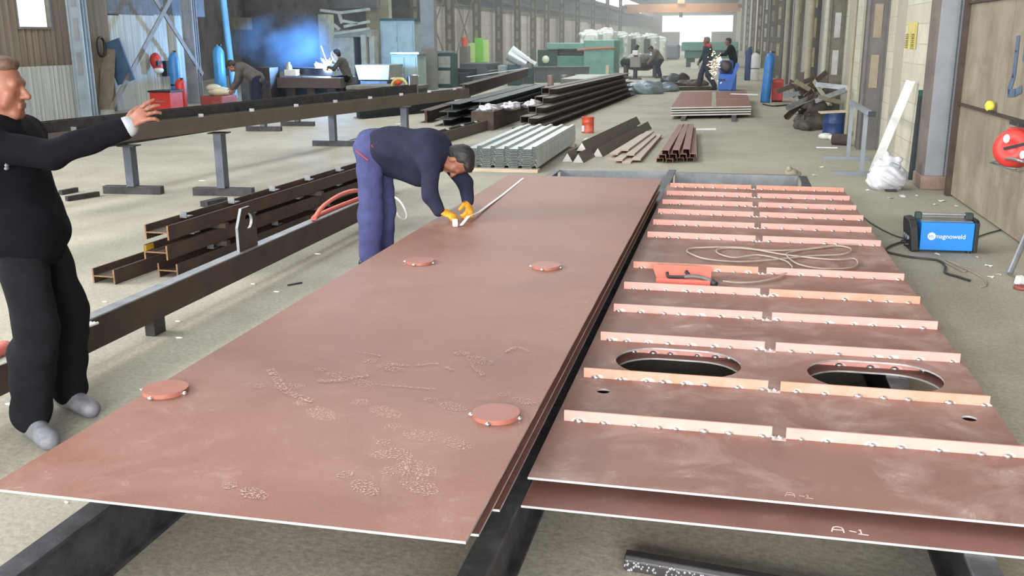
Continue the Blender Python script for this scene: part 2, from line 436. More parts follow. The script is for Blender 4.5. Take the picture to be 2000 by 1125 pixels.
# ------------------------------------------------------------------ shared materials
def plate_mat(name, a, b, dust, seed, scuff=.5, rough=.46):
    t = NT(name); v = t.coord('Object'); mp = t.add('ShaderNodeMapping'); mp.inputs['Location'].default_value = (seed*3.1, seed*1.7, 0); t.link(v, mp.inputs['Vector']); v = mp.outputs['Vector']
    c = t.ramp(t.noise(1.3, 4, .6, v), [(.3, a), (.7, b)])
    # dry dust: soft broad patches plus thin scuffs
    f1 = t.ramp(t.noise(2.2 if scuff < .8 else 3.4, 6, .65, v, .6), [(.46, (0, 0, 0, 1)), (.66, (1, 1, 1, 1))])
    f2 = t.ramp(t.noise(9, 7, .72, v, 1.2), [(.56, (0, 0, 0, 1)), (.68, (1, 1, 1, 1))])
    f = t.math('MULTIPLY', t.math('MULTIPLY', f1, f2, True), scuff)
    f = t.math('ADD', f, t.math('MULTIPLY', f1, .25 if scuff < .8 else .55), True)
    c = t.mix(f, c, dust)
    fine = t.ramp(t.noise(220, 2, .5, v), [(.3, (235, 235, 235)), (.7, (255, 255, 255))])
    t.base(t.mix(1.0, c, fine, 'MULTIPLY')); t.pr(rough, 0, .22)
    t.link(t.math('ADD', t.math('MULTIPLY', f, .3), rough), t.b.inputs['Roughness'])
    t.bump(t.noise(1.1, 2, .5, v), .12, .02)
    return t.m
m_plateL = plate_mat('primer_panel', (134, 94, 81), (148, 106, 92), (178, 149, 137), 1, .6)
m_plateR = plate_mat('primer_panel_dusty', (128, 96, 86), (146, 112, 101), (180, 156, 147), 2, .9, .5)
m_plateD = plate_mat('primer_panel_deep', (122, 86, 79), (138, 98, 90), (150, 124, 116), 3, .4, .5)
m_edge = M('cut_steel_edge', (205, 205, 205), .35, .6, .12, 9)
m_disc = M('fresh_primer', (148, 92, 78), .45, 0, .05, 9)
m_rib = M('pink_primer', (204, 148, 138), .55, 0, .05, 9)
m_ribo = M('rusty_primer', (188, 134, 108), .6, 0, .1, 11, col2=(204, 148, 134), contrast=.15)
m_weld = M('weld_bead', (200, 200, 200), .22, .9, .2, 60)
m_burn = M('weld_burnish', (214, 184, 178), .45, .1, .08, 20)
m_steel = M('mill_scale_steel', (62, 60, 62), .45, .5, .25, 7, .2, 50)
m_frame = M('worn_dark_steel', (74, 74, 78), .5, .45, .3, 9, .3, 60)
m_rust = M('rusty_dark_steel', (58, 48, 42), .6, .25, .3, 5, col2=(86, 70, 60), bump=.2)
m_rust2 = M('brown_steel', (84, 76, 70), .6, .2, .2, 4, col2=(100, 90, 80))
m_green = M('grey_green_steel', (62, 68, 68), .55, .3, .2, 4)
m_lightsteel = M('bare_light_steel', (150, 154, 158), .38, .6, .15, 6)
m_white = M('off_white_paint', (214, 212, 206), .5, 0, .06, 5)
m_black = M('black_plastic', (30, 31, 33), .5, 0, .15, 9)
m_rubber = M('dark_rubber', (42, 42, 44), .6)
m_cable = M('grey_cable', (158, 146, 134), .55)
m_cabled = M('dark_cable', (62, 58, 54), .6)
m_red = M('red_paint', (186, 52, 44), .45, 0, .1, 6)
m_pinkred = M('salmon_paint', (220, 112, 96), .5, 0, .06, 6)
m_blue = M('bright_blue_paint', (28, 128, 214), .4, 0, .06, 4)
m_cyl = M('cylinder_blue', (56, 118, 178), .45, 0, .12, 5)
m_paper = M('white_paper', (226, 226, 228), .7, 0, .05, 8)
m_zinc = M('galvanised', (190, 200, 198), .3, .75, .1, 14)
m_teal = M('teal_paint', (104, 150, 138), .5, 0, .12, 2)
m_teald = M('dark_teal_paint', (40, 70, 66), .5, 0, .15, 2)
m_gteal = M('pale_teal_paint', (146, 162, 157), .5, 0, .1, 3)
m_beige = M('beige_paint', (150, 146, 126), .6, 0, .15, 3)
m_grey = M('grey_paint', (132, 140, 148), .55, 0, .1, 2)
m_timber = M('pale_timber', (196, 180, 158), .7, 0, .12, 3, stretch=(1, 12, 12))
m_conc = None
def floor_mat():
    t = NT('dusty_concrete'); v = t.coord('Object')
    c = t.ramp(t.noise(.55, 6, .62, v), [(.3, (150, 144, 131)), (.55, (171, 165, 150)), (.8, (182, 177, 162))])
    d = t.ramp(t.noise(2.3, 7, .68, v, .5), [(.45, (0, 0, 0, 1)), (.75, (1, 1, 1, 1))])
    c = t.mix(t.math('MULTIPLY', d, .35), c, (126, 118, 104))
    k = t.ramp(t.noise(38, 4, .7, v), [(.38, (190, 190, 190)), (.6, (255, 255, 255))])
    c = t.mix(.55, c, t.mix(1.0, c, k, 'MULTIPLY'))
    g = t.ramp(t.noise(.12, 3, .5, v), [(.4, (0, 0, 0, 1)), (.65, (1, 1, 1, 1))])
    c = t.mix(t.math('MULTIPLY', g, .4), c, (178, 176, 154))
    t.base(c); t.pr(.72, 0, .35)
    h = t.math('ADD', t.math('MULTIPLY', t.noise(30, 6, .7, v), .5), t.noise(3, 4, .6, v))
    t.bump(h, .25, .02); return t.m
m_floor = floor_mat()
def brick_mat(name, a, b, mort, sc, rot=None):
    t = NT(name); v = t.coord('Object', None, rot); n = t.add('ShaderNodeTexBrick'); t.link(v, n.inputs['Vector'])
    n.inputs['Color1'].default_value = L3(a); n.inputs['Color2'].default_value = L3(b); n.inputs['Mortar'].default_value = L3(mort)
    n.inputs['Scale'].default_value = sc; n.inputs['Mortar Size'].default_value = .012; n.inputs['Brick Width'].default_value = .5; n.inputs['Row Height'].default_value = .16
    w = t.noise(2.2, 6, .65, t.coord('Object'))
    c = t.mix(t.ramp(w, [(.4, (0, 0, 0, 1)), (.75, (1, 1, 1, 1))]), n.outputs['Color'], tuple(x*.86 for x in a))
    t.base(c); t.pr(.8, 0, .3); t.bump(n.outputs['Fac'], -.15, .01); return t.m
m_brick = brick_mat('whitewashed_brick', (214, 209, 192), (204, 198, 178), (176, 169, 152), 2.0, (R(90), 0, R(90)))
m_brick2 = brick_mat('limewashed_panel', (196, 188, 178), (184, 176, 166), (160, 152, 142), 1.0, (R(90), 0, R(90)))
def corr_mat(name, a, b, streak=14, metal=.1):
    t = NT(name); v = t.coord('Object', (streak, streak, .5)); c = t.ramp(t.noise(1, 5, .65, v), [(.3, a), (.7, b)])
    t.base(c); t.pr(.55, metal, .4); return t.m
m_corr = corr_mat('old_galvanised_sheet', (140, 144, 142), (176, 178, 172))
m_corrb = corr_mat('stained_sheet', (104, 92, 80), (134, 122, 108))
def gate_mat():
    t = NT('weathered_gate_sheet'); v = t.coord('Object'); c = t.ramp(t.noise(2.2, 6, .62, v, .4), [(.3, (126, 114, 98)), (.55, (148, 138, 121)), (.8, (164, 155, 138))])
    d = t.ramp(t.noise(1, 4, .6, t.coord('Object', (5, 5, .6))), [(.5, (0, 0, 0, 1)), (.75, (1, 1, 1, 1))])
    c = t.mix(t.math('MULTIPLY', d, .35), c, (108, 88, 70)); t.base(c); t.pr(.65, 0, .3); return t.m
m_gate = gate_mat()
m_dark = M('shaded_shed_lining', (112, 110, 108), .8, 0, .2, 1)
m_col = M('old_column_paint', (112, 108, 98), .6, .1, .15, 4)
m_colg = M('grey_blue_column_paint', (142, 146, 152), .55, .05, .08, 3)
m_skin = M('skin_tan', (134, 86, 67), .55, 0, .07, 18)
m_black_cloth = M('black_cloth', (16, 17, 22), .95, 0, .15, 12, .2, 300, spec=.1)
m_char = M('charcoal_cloth', (22, 23, 26), .95, 0, .15, 10, .2, 300, spec=.12)
m_navy = M('navy_cloth', (40, 42, 60), .95, 0, .1, 12, .2, 300, spec=.15)
m_navy2 = M('faded_navy_cloth', (70, 73, 112), .95, 0, .1, 10, .2, 300, spec=.15)
m_hairb = M('brown_hair', (84, 64, 48), .7, 0, .25, 60)
m_hairk = M('black_hair', (30, 28, 28), .6, 0, .3, 60)
m_shoe = M('grey_shoe', (108, 110, 116), .6, 0, .2, 20)
m_shoek = M('dark_shoe', (34, 34, 36), .5, 0, .2, 20)
m_yellow = M('yellow_glove', (222, 158, 44), .7, 0, .1, 30)
m_eye = M('dark_eye', (30, 24, 22), .2)
# ------------------------------------------------------------------ the hall
struct('floor', MB().box(-40, 14, -8, 225, -.1, 0), m_floor, shift=False)
# ---- bed of worn girders the panels lie on
bed = thing('support_bed', 'low bed of worn dark steel girders on the concrete, carrying the red-brown panels', 'support frame', (-.6, 6.5, 0))
for xc, y0, y1 in ((-1.97, 1.2, 11.0), (-.66, 1.2, 11.25), (.77, 1.2, 11.0)):
    MB().ext(Isec(.085, .242, .02, .014), (xc, y0, .121), (xc, y1, .121)).build('rail', m_frame, bed, .003)
for x0, x1 in ((-1.93, -.705), (-.615, .725)):
    MB().ext([(-.04, -.1), (.04, -.1), (.04, .1), (-.04, .1)], (x0, 11.05, .14), (x1, 11.05, .14)).build('cross_member', M('grey_channel', (120, 124, 128), .5, .3, .15, 6), bed, .003)
MB().box(-1.928, -.705, 1.55, 1.63, .0, .1).build('cross_member', m_frame, bed, .003)
# ---- the wide panel stack
def rib_mb(x0, x1, y, z, hgt=.042, th=.008): return MB().box(x0, x1, y-th/2, y+th/2, z, z+hgt)
def rrect(x0, x1, y0, y1, n=14):
    r = (y1-y0)/2; cy = (y0+y1)/2; out = []
    for i in range(n+1):
        a = -math.pi/2+math.pi*i/n; out.append((x1-r+r*math.cos(a), cy+r*math.sin(a)))
    for i in range(n+1):
        a = math.pi/2+math.pi*i/n; out.append((x0+r+r*math.cos(a), cy+r*math.sin(a)))
    return out
def circ(x, y, r, n=24): return [(x+r*math.cos(2*math.pi*i/n), y+r*math.sin(2*math.pi*i/n)) for i in range(n)]
m_print = NT('dusty_scuff')
_v = m_print.coord('Object'); m_print.base((192, 160, 148)); m_print.pr(.85, 0, .2)
m_print.link(m_print.math('MULTIPLY', m_print.ramp(m_print.noise(130, 5, .75, _v), [(.54, (0, 0, 0, 1)), (.55, (1, 1, 1, 1))]), 1.0), m_print.b.inputs['Alpha']); m_print = m_print.m
m_chalkf = M('faint_chalk', (182, 152, 142), .9, 0, .1, 90)
m_chalk = M('chalk', (214, 196, 192), .9, 0, .1, 90)
XL0, XL1 = -2.13, -.64
top = thing('stiffened_panel', 'red-brown primed panel on top of the stack, four small discs tacked on it', 'panel', (-1.38, 5.7, .345))
MB().box(XL0, XL1, 2.235, 9.2, .412, .42).build('plate', m_plateL, top, edge_mat=m_edge)
for i in range(13):
    rib_mb(XL0+.03, XL1-.03, 2.72+.5*i, .3695, .0415).build('rib', m_plateD, top)
for (px, py) in ((323, 760), (969, 808), (820, 510), (1067, 519)):
    c = G(px, py, .43); d = MB().cyl((c.x, c.y, .4205), (c.x, c.y, .437), .085, n=48).build('cover_disc', m_disc, top, .002); d['label'] = 'small round primed disc'
    for a in (190, 265, 350):
        MB().ell((c.x+.09*math.cos(R(a)), c.y+.09*math.sin(R(a)), .426), (.011, .01, .008), 10, 6).build('weld_tack', m_weld, d)
for k, (px, py, a, s) in enumerate(((615, 800, -35, 1), (735, 798, -25, 1), (800, 845, -30, .9), (790, 905, -20, 1.05), (800, 940, -35, 1), (770, 880, -40, .8), (880, 860, -30, .8), (545, 755, 10, .8), (700, 745, -30, .8), (650, 730, -25, .8), (870, 790, -20, .8), (700, 945, -30, .8), (1010, 780, -30, .7), (480, 960, -25, .7), (750, 715, -20, .9), (925, 700, -30, .9))):
    c = G(px, py, .42); mb = MB(); A = R(a)+R(rnd.uniform(-8, 8)); ca, sa = math.cos(A), math.sin(A)
    zk = .42; z_ = .0003+.0002*k
    for t0, t1, w0 in ((-.03, .13, .044), (-.13, -.06, .034)):       # sole and heel
        pts = []; n_ = 14
        tc_, tl_ = (t0+t1)/2*s, (t1-t0)/2*s; mbv = []
        for q in range(n_):
            a_ = 2*math.pi*q/n_; u, v = tc_+tl_*math.cos(a_), w0*s*math.sin(a_)*(1-.12*math.cos(a_)); mbv.append((c.x+u*ca-v*sa, c.y+u*sa+v*ca, zk+z_))
        mb.add(mbv, [tuple(range(n_))])
    mb.build('shoe_print', m_print, top)
for kk, (pts, w) in enumerate(([((527, 722), (540, 740), (555, 762), (580, 775), (612, 785)), .035], [((700, 690), (720, 692), (745, 697)), .012], [((760, 712), (800, 716), (850, 712), (885, 725)), .02], [((730, 752), (790, 757), (850, 762)), .012], [((910, 690), (925, 715), (945, 735)), .025], [((990, 690), (1010, 680), (1030, 690)), .03], [((620, 745), (660, 745), (720, 735)), .03], [((800, 900), (795, 920), (790, 935)), .02])):
    ribbon(MB(), smooth_path([(G(x, y, .42).x, G(x, y, .42).y, 0) for x, y in pts], 6), w, .42, .004+.0002*kk, True).build('dust_smear', m_print, top)
for k, (z, y0, y1, dx, lab) in enumerate(((.361, 2.37, 9.17, .0, 'middle red-brown panel of the stack, only its shaded side and bright cut corner showing'), (.310, 2.62, 9.1, .0, 'lowest red-brown panel of the stack, its bright cut corner resting on the girder bed'))):
    p = thing('stiffened_panel', lab, 'panel', (-1.38, 5.7, z-.062))
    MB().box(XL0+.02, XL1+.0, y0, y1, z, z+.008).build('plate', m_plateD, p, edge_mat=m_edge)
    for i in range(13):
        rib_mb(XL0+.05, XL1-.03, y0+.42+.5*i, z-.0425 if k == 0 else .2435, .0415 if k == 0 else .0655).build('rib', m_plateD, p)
# ---- the ribbed panels with the oval cut-outs
XR0, XR1, YR0, YR1 = -.61, 1.06, 2.895, 9.68
ribs_y = [3.41, 3.91, 4.45, 4.97, 5.46, 6.0, 7.0, 7.5, 8.0, 8.49, 9.0, 9.5]
def holes(): return [rrect(-.47, .09, 4.0, 4.38), rrect(.37, .93, 4.0, 4.38), circ(-.47, 3.755, .028), circ(.94, 3.755, .028)]
def tacks(parent, x0, x1, y, z, n, store):
    for i in range(n):
        x = x0+.05+(x1-x0-.09)*(i+rnd.uniform(-.25, .25))/(max(1, n-1)); x = min(max(x, x0+.015), x1-.01)
        store.append((parent, x, y-.0055, z, rnd.uniform(.8, 1.25)))
def tack_mb(mb, x, y, z, s): return mb.ell((x, y, z+.003), (.016*s, .011*s, .010*s), 10, 6)
tackL = []
for lev, (z, lab, mp) in enumerate(((.301, 'upper ribbed panel with two oval cut-outs, a cable and red tray on it', m_plateR), (.2505, 'primed panel chalked A-1 along its edge, beneath the ribbed panel with oval cut-outs', m_plateD))):
    p = thing('ribbed_panel', lab, 'panel', (.22, 6.2, z-.008))
    y0 = YR0 if lev == 0 else 2.79
    flat_curve('plate', [[(XR0, y0), (XR1, y0), (XR1, YR1), (XR0, YR1)]]+holes(), z, .008, mp, p, m_edge)
    for q, y in enumerate(ribs_y):
        y += 0
        segs = ((-.575, .195), (.245, 1.045))
        for si, (a, b) in enumerate(segs):
            rusty = (q in (1,)) or (q == 4 and si == 1) or (q == 11) or (q == 5 and si == 0)
            r = rib_mb(a, b, y, z, .0418).build('rib', m_ribo if rusty else m_rib, p)
            if rusty: r['label'] = 'rib gone rusty orange'
            tacks(r, a, b, y, z, (8, 7)[si], tackL if lev == 0 or q in (2,) else [])
        if lev == 0:
            ribbon(MB(), [(.195, y-.012), (.245, y-.012)], .03, z, .0006).build('burnished_gap', m_burn, p)
            mb = MB()
            for dx in (.2, .225): tack_mb(mb, dx, y-.004, z, .8)
            mb.build('gap_weld', m_weld, p)
    for cx in (-.19, .65):
        pass
    # chalked letters and figure by hand
    zz, ox, oy, sc = (z, .358, y0+.035, .42) if lev == 1 else (z, .222, y0+.04, .34)
    mb = MB()
    for st in ([(0, 0), (.01, .05), (.02, .075), (.045, .085), (.075, .075), (.085, .045), (.085, 0)], [(.01, .035), (.08, .037)], [(.125, .04), (.175, .028)], [(.195, .06), (.205, .075), (.208, .005)], [(.185, .005), (.255, .0)]):
        ribbon(mb, [(ox+x*sc, oy+y*sc) for x, y in st], .0042 if lev else .003, zz, .0005)
    mb.build('chalk_marking', m_chalk if lev else m_chalkf, p)
tackL.sort(key=lambda a: a[2])
rest = MB(); ppan = None
for i, (par, x, y, z, s) in enumerate(tackL):
    if i < 100:
        w_ = tack_mb(MB(), x, y, z, s).build('weld_tack', m_weld, par)
        if rnd.random() < .75:
            a_, b_ = rnd.uniform(.016, .032), rnd.uniform(.010, .018); n_ = 12; dx_ = rnd.uniform(.0, .02)
            yy = y+.0055-.0046; pts_ = [(x+dx_+a_*math.cos(2*math.pi*q/n_), yy, z+.0005+max(0, b_*math.sin(2*math.pi*q/n_))) for q in range(n_//2+1)]
            pts2 = [(px_, py_-.0004, pz_) for px_, py_, pz_ in pts_]; m_ = len(pts_)
            MB().add(pts_+pts2, [tuple(range(m_)), tuple(range(2*m_-1, m_-1, -1))]+[(q, q+m_, q+m_+1, q+1) for q in range(m_-1)]).build('heat_mark', m_burn, w_)
    else: tack_mb(rest, x, y, z, s)
up = tackL[-1][0].parent
w = rest.build('weld_tack', m_weld, up); w['kind'] = 'stuff'
# ---- things lying on the ribbed panel
mb = MB(); z0 = .3005
tr = thing('folded_tray', 'salmon red folded sheet tray lying across a rib, welding gun in it', 'tray', (-.27, 5.72, z0))
prof = [(-.075, .0), (.03, .0), (.17, .062), (.167, .068), (.028, .005), (-.068, .005), (-.076, .04), (-.082, .04)]
MB().ext([(-x, z) for x, z in prof][::-1], (-.40, 5.66, z0+.001), (-.085, 5.66, z0+.001)).build('tray_sheet', m_pinkred, tr, .0005)
MB().add([(-.40, 5.69, z0+.006), (-.40, 5.83, z0+.065), (-.45, 5.85, z0+.07), (-.40, 5.688, z0+.003), (-.40, 5.828, z0+.062), (-.45, 5.848, z0+.067)], [(0, 1, 2), (5, 4, 3), (0, 2, 5, 3), (2, 1, 4, 5)]).build('pointed_corner', m_pinkred, tr)
gun = thing('welding_gun', 'dark grey welding gun lying in the salmon red tray', 'welding gun', (-.2, 5.68, z0))
zt = z0+.03
MB().tube(smooth_path([(-.345, 5.71, zt+.02), (-.335, 5.69, zt), (-.29, 5.685, zt), (-.24, 5.68, zt+.004)], 6), [.010]*18+[.013]).build('nozzle', m_rubber, gun)
MB().tube(smooth_path([(-.24, 5.68, zt+.004), (-.19, 5.68, zt+.01), (-.13, 5.67, zt+.006), (-.08, 5.62, zt+.0), (-.06, 5.59, zt-.004)], 6), .014).build('handle', M('gun_grey', (96, 92, 90), .5), gun)
MB().bar((-.215, 5.70, zt+.012), (-.235, 5.72, zt+.03), .012, .02).build('trigger', m_rubber, gun)
MB().cyl((-.075, 5.6, zt), (-.05, 5.575, zt-.004), .02, .014).build('cable_joint', m_rubber, gun)
def cpath(pix, z, n=10): return smooth_path([G(x, y, z) for x, y in pix], n)
zc = .308
cab = MB().tube(cpath([(1412, 549), (1440, 552), (1480, 550), (1520, 541), (1543, 528), (1548, 522)], zc+.006)+cpath([(1546, 519), (1530, 508), (1480, 498), (1435, 503), (1405, 496), (1400, 488), (1420, 484), (1470, 487), (1530, 497), (1600, 505), (1640, 507), (1668, 505), (1675, 516), (1655, 524), (1600, 524), (1560, 516), (1540, 503), (1538, 494), (1560, 489), (1620, 480), (1655, 483), (1662, 490), (1640, 497), (1580, 500), (1500, 508), (1440, 511), (1380, 506), (1350, 496), (1342, 489), (1360, 484), (1440, 483), (1500, 489), (1570, 487), (1640, 479), (1676, 478)], zc+.004), .0055, 8)
tag(cab.build('welding_cable', m_cable), 'grey welding cable looped on the ribbed panel behind the red tray', 'cable')
# ---- welding machine on the floor by the gate
wm = thing('welding_machine', 'bright blue welding machine with white lettering on the floor by the rusty gate', 'welding machine', (1.705, 8.44, 0), R(3))
Mi = rootm(wm)
def wl(mb, name, mat, **k): return mb.build(name, mat, wm, local=True, **k)
wl(MB().box(-.17, .24, -.13, .13, .02, .25), 'casing', m_blue, bevel=.006)
wl(MB().ext([(-.135, 0), (.135, 0), (.135, .2), (.1, .262), (-.1, .262), (-.135, .2)], (-.172, 0, .012), (-.235, 0, .004)), 'front_panel', m_black, bevel=.008)
wl(MB().ext([(-.135, 0), (.135, 0), (.135, .24), (.1, .262), (-.1, .262), (-.135, .24)], (.242, 0, .012), (.275, 0, .012)), 'back_panel', m_black, bevel=.006)
wl(MB().box(-.165, .235, -.095, .095, .2505, .258), 'lid', m_lightsteel, bevel=.003)
wl(MB().box(-.2, -.15, -.03, .03, .258, .315).box(.19, .25, -.03, .03, .258, .315), 'handle_mount', M('dark_green_plastic', (40, 56, 50), .5), bevel=.008)
wl(MB().cyl((-.15, 0, .298), (.19, 0, .298), .012, n=16), 'handle', m_lightsteel)
wl(MB().cbox((-.245, 0, .18), (.006, .14, .05), Euler((0, R(-6), 0))), 'display', M('grey_display', (110, 130, 150), .2), bevel=.002)
for y in (-.07, .0, .07): wl(MB().cyl((-.236, y, .11), (-.262, y, .11), .018, n=16), 'knob', m_grey)
for y in (-.05, .05): wl(MB().cyl((-.236, y, .05), (-.275, y, .05), .02, .016, n=16), 'socket', m_black)
for x in (-.18, .22):
    for y in (-.09, .09): wl(MB().cyl((x, y, 0), (x, y, .022), .018, n=12), 'foot', m_rubber)
Mt = Mi @ Matrix.Translation((-.062, -.1312, .137)) @ Matrix.Rotation(R(90), 4, 'X')
text_mesh('lettering', 'magnoweld', .052, m_paper, wm, Mt)
MB().cyl((-.085, -.1305, .137), (-.085, -.1322, .137), .031, n=28).build('round_emblem', m_paper, wm, local=True)
Mt2 = Mi @ Matrix.Translation((-.108, -.1323, .137)) @ Matrix.Rotation(R(90), 4, 'X')
text_mesh('emblem_letter', 'm', .05, m_blue, wm, Mt2)
# cables on the floor
def cable(pix, r, mat, label, z=.008, name='cable', close=False):
    return tag(MB().tube(cpath(pix, z), r, 7).build(name, mat), label, 'cable')
cable([(1788, 468), (1770, 470), (1740, 480), (1730, 488), (1740, 494), (1780, 502), (1830, 508), (1846, 520), (1846, 532), (1870, 540), (1895, 548)], .009, m_cabled, 'dark cable running out from under the blue welding machine', .012)
cable([(1786, 466), (1760, 464), (1730, 452), (1700, 435), (1688, 425)], .006, m_cabled, 'thin dark cable running from the blue machine to the ribbed panel')
cable([(1838, 508), (1860, 520), (1882, 530), (1888, 524), (1870, 516), (1848, 508), (1900, 532), (1922, 545), (1926, 556), (1915, 560)], .005, m_cable, 'pale wire kinked into a small loop in front of the blue machine')
cable([(1890, 470), (1925, 457), (1955, 448), (1975, 436), (1992, 425)], .006, m_cabled, 'dark lead running from the blue machine towards the rusty gate')
# bar with rough bright coating at the bottom of the picture
A, B = G(1222, 1092, .03), G(1430, 1128, .03); dv = (B-A).normalized()
pk = thing('coated_bar', 'dark round-backed bar with rough silvery spatter on the concrete beside the girder bed', 'bar', (A.x, A.y, 0))
MB().ext([(-.028, -.026), (.028, -.026), (.03, .012), (.018, .026), (-.016, .028), (-.03, .012)], A, A+dv*1.1).build('bar_body', m_steel, pk, .004)
mb = MB(); sd = Vector((dv.y, -dv.x, 0))
for i in range(240):
    q = A+dv*rnd.uniform(0, 1.0)+sd*.029+Vector((0, 0, rnd.uniform(-.022, .014))); r = rnd.uniform(.003, .006); mb.ell(q, (r, r, r), 6, 4)
sp = mb.build('spatter_beads', m_lightsteel, pk); sp['kind'] = 'stuff'
# ------------------------------------------------------------------ girders and stock on the floor, left of the panels
def cleat(parent, p, sx=.05, sy=.07, sz=.06, mat=None, hole=False):
    p = Vector(p); mb = MB().box(p.x-sx/2, p.x+sx/2, p.y-.004, p.y+.004, p.z, p.z+sz).box(p.x-sx/2, p.x+sx/2, p.y, p.y+sy, p.z, p.z+.008)
    return mb.build('cleat', mat or m_lightsteel, parent)
gw = thing('long_girder', 'long dark girder with pale top face and lifting lug, lying before the stacked beams', 'girder', (-3.34, 5.5, .1))
MB().ext(Usec(.075, .17, .008), (-3.335, 1.6, .185), (-3.335, 8.9, .185)).build('channel', m_rust, gw)
MB().box(-3.375, -3.296, 1.6, 8.9, .2702, .278).build('top_face', m_lightsteel, gw)['label'] = 'pale worn top face'
MB().box(-3.302, -3.296, 1.6, 8.9, .1, .2702).build('web', m_rust, gw)
hole = circ(6.16, .475, .055, 20)
lug_out = [(6.0, .2785), (6.0, .45), (6.07, .575), (6.19, .575), (6.27, .49), (6.27, .2785)]
lug = flat_curve('lifting_lug', [lug_out, hole], .01, .02, m_rust, None, m_lightsteel)
lm = lug.data; Mlug = Matrix(((0, 0, 1, -3.33), (1, 0, 0, 0), (0, 1, 0, 0), (0, 0, 0, 1)))
lm.transform(rootm(gw).inverted() @ Mlug); lug.parent = gw; lug['label'] = 'upright lifting lug with a round eye'
for k, y in enumerate((2.0, 4.9, 8.4)):
    tag(MB().box(-3.375, -3.31, y, y+.12, 0, .1).build('packing_block', m_steel, None, .004), f"dark packing block under the long pale-topped girder, {('hidden near its cut end','midway along it','near the bending man')[k]}", 'block')
tag(MB().tube(smooth_path([(-3.29, 7.2, .31), (-3.3, 7.4, .37), (-3.32, 7.8, .40), (-3.33, 8.2, .38), (-3.3, 8.45, .31), (-3.34, 8.3, .292), (-3.36, 7.8, .292), (-3.35, 7.35, .292)], 6, True), .018, 8).build('lifting_sling', m_pinkred), 'salmon red sling looped over the pale-topped girder behind the bending man', 'sling')
tag(MB().tube(smooth_path([(-3.32, 3.25, .30), (-3.25, 3.4, .33), (-3.3, 3.7, .32), (-3.38, 3.6, .30), (-3.42, 3.3, .31)], 6, True), .03, 8).build('lifting_sling', m_pinkred), 'salmon red sling on the girder beside the standing man in dark clothes', 'sling')
for k in range(4):
    tag(MB().tube(smooth_path([(-3.27+.016*k, 3.45, .283+.002*k), (-3.25+.016*k, 3.75, .286), (-3.27+.016*k, 4.05, .284), (-3.22+.02*k, 4.2, .3)], 5), .007, 6).build('steel_strap', m_white), 'pale strap of the small bundle lying on the long girder by the standing man', 'strap', 'pale straps on the girder')
lp = [PY(x, y, Y) for x, y, Y in ((762, 388, 8.75), (772, 386, 8.7), (785, 398, 8.65), (794, 418, 8.6), (791, 429, 8.55), (780, 424, 8.5), (771, 408, 8.5))]
tag(MB().tube(smooth_path(lp, 8), .011, 7).build('hose', m_white), 'pale hose arching off the floor behind the bending man', 'hose')
# ---- stacked rusty H sections
def hbeam(a, b, w, h, mat, label, group=None, name='steel_section', sec=Hsec, cleats=0, cat='steel section', tw=.009, tf=.012, cs=.05):
    a, b = Vector(a), Vector(b); c = a.copy(); c.z = a.z-h/2
    t = thing(name, label, cat, c, 0, group)
    MB().ext(sec(w, h, tw, tf) if sec in (Hsec, Isec) else sec(w, h), a, b).build('web_and_flanges', mat, t)
    d, x, y, l = frame_of(a, b)
    if sec is Hsec and mat is m_rust: MB().ext(Hsec(w, h, tw, tf), a-d*.004, a-d*.0002).build('cut_end', M('torch_cut_edge', (132, 100, 72), .5, .2, .2, 30), t)['label'] = 'orange torch-cut end'
    for k in range(cleats):
        p = a+d*(l*(k+.6)/cleats)-x*(w/2-.05); p.z = a.z+h/2-.02
        cleat(t, p, .06, .09, cs)
    return t
hbeam((-4.10, 6.22, .345), (-3.92, 10.4, .345), .20, .108, m_rust, 'topmost rusty H section of the stack behind the long girder', 'H sections stacked behind the long girder', cleats=6)
hbeam((-4.11, 6.20, .2), (-3.9, 10.6, .2), .20, .108, m_rust, 'rusty H section with a yellow mark inside its end, second down in the stack', 'H sections stacked behind the long girder', cleats=5)
for k_, (y_, z_) in enumerate(((6.9, .109), (8.6, .109), (10.1, .109), (6.9, .254), (8.6, .254), (10.1, .254))):
    x_ = -4.07+.2*(y_-6.2)/4.2
    tag(MB().box(x_-.11, x_+.11, y_, y_+.06, z_, z_+.037).build('packing_strip', m_rust), 'thin dark strip separating the stacked rusty H sections, '+('lower gap', 'upper gap')[k_//3], 'packing strip', ('strips in the lower gap', 'strips in the upper gap')[k_//3])
tag(MB().box(-4.199, -4.193, 6.205, 6.34, .206, .25).build('paint_mark', M('yellow_paint', (200, 160, 40), .6)), 'yellow paint mark inside the end of a rusty H section', 'paint mark')
hbeam((-4.05, 6.24, .055), (-3.84, 10.4, .055), .17, .108, m_rust, 'lowest rusty H section under the two stacked ones', 'H sections stacked behind the long girder', cleats=4)
hbeam((-4.41, 5.98, .055), (-4.19, 10.0, .055), .19, .108, m_rust, 'rusty H section on the floor beside the stack, reaching out in front of it', 'H sections stacked behind the long girder', cleats=3)
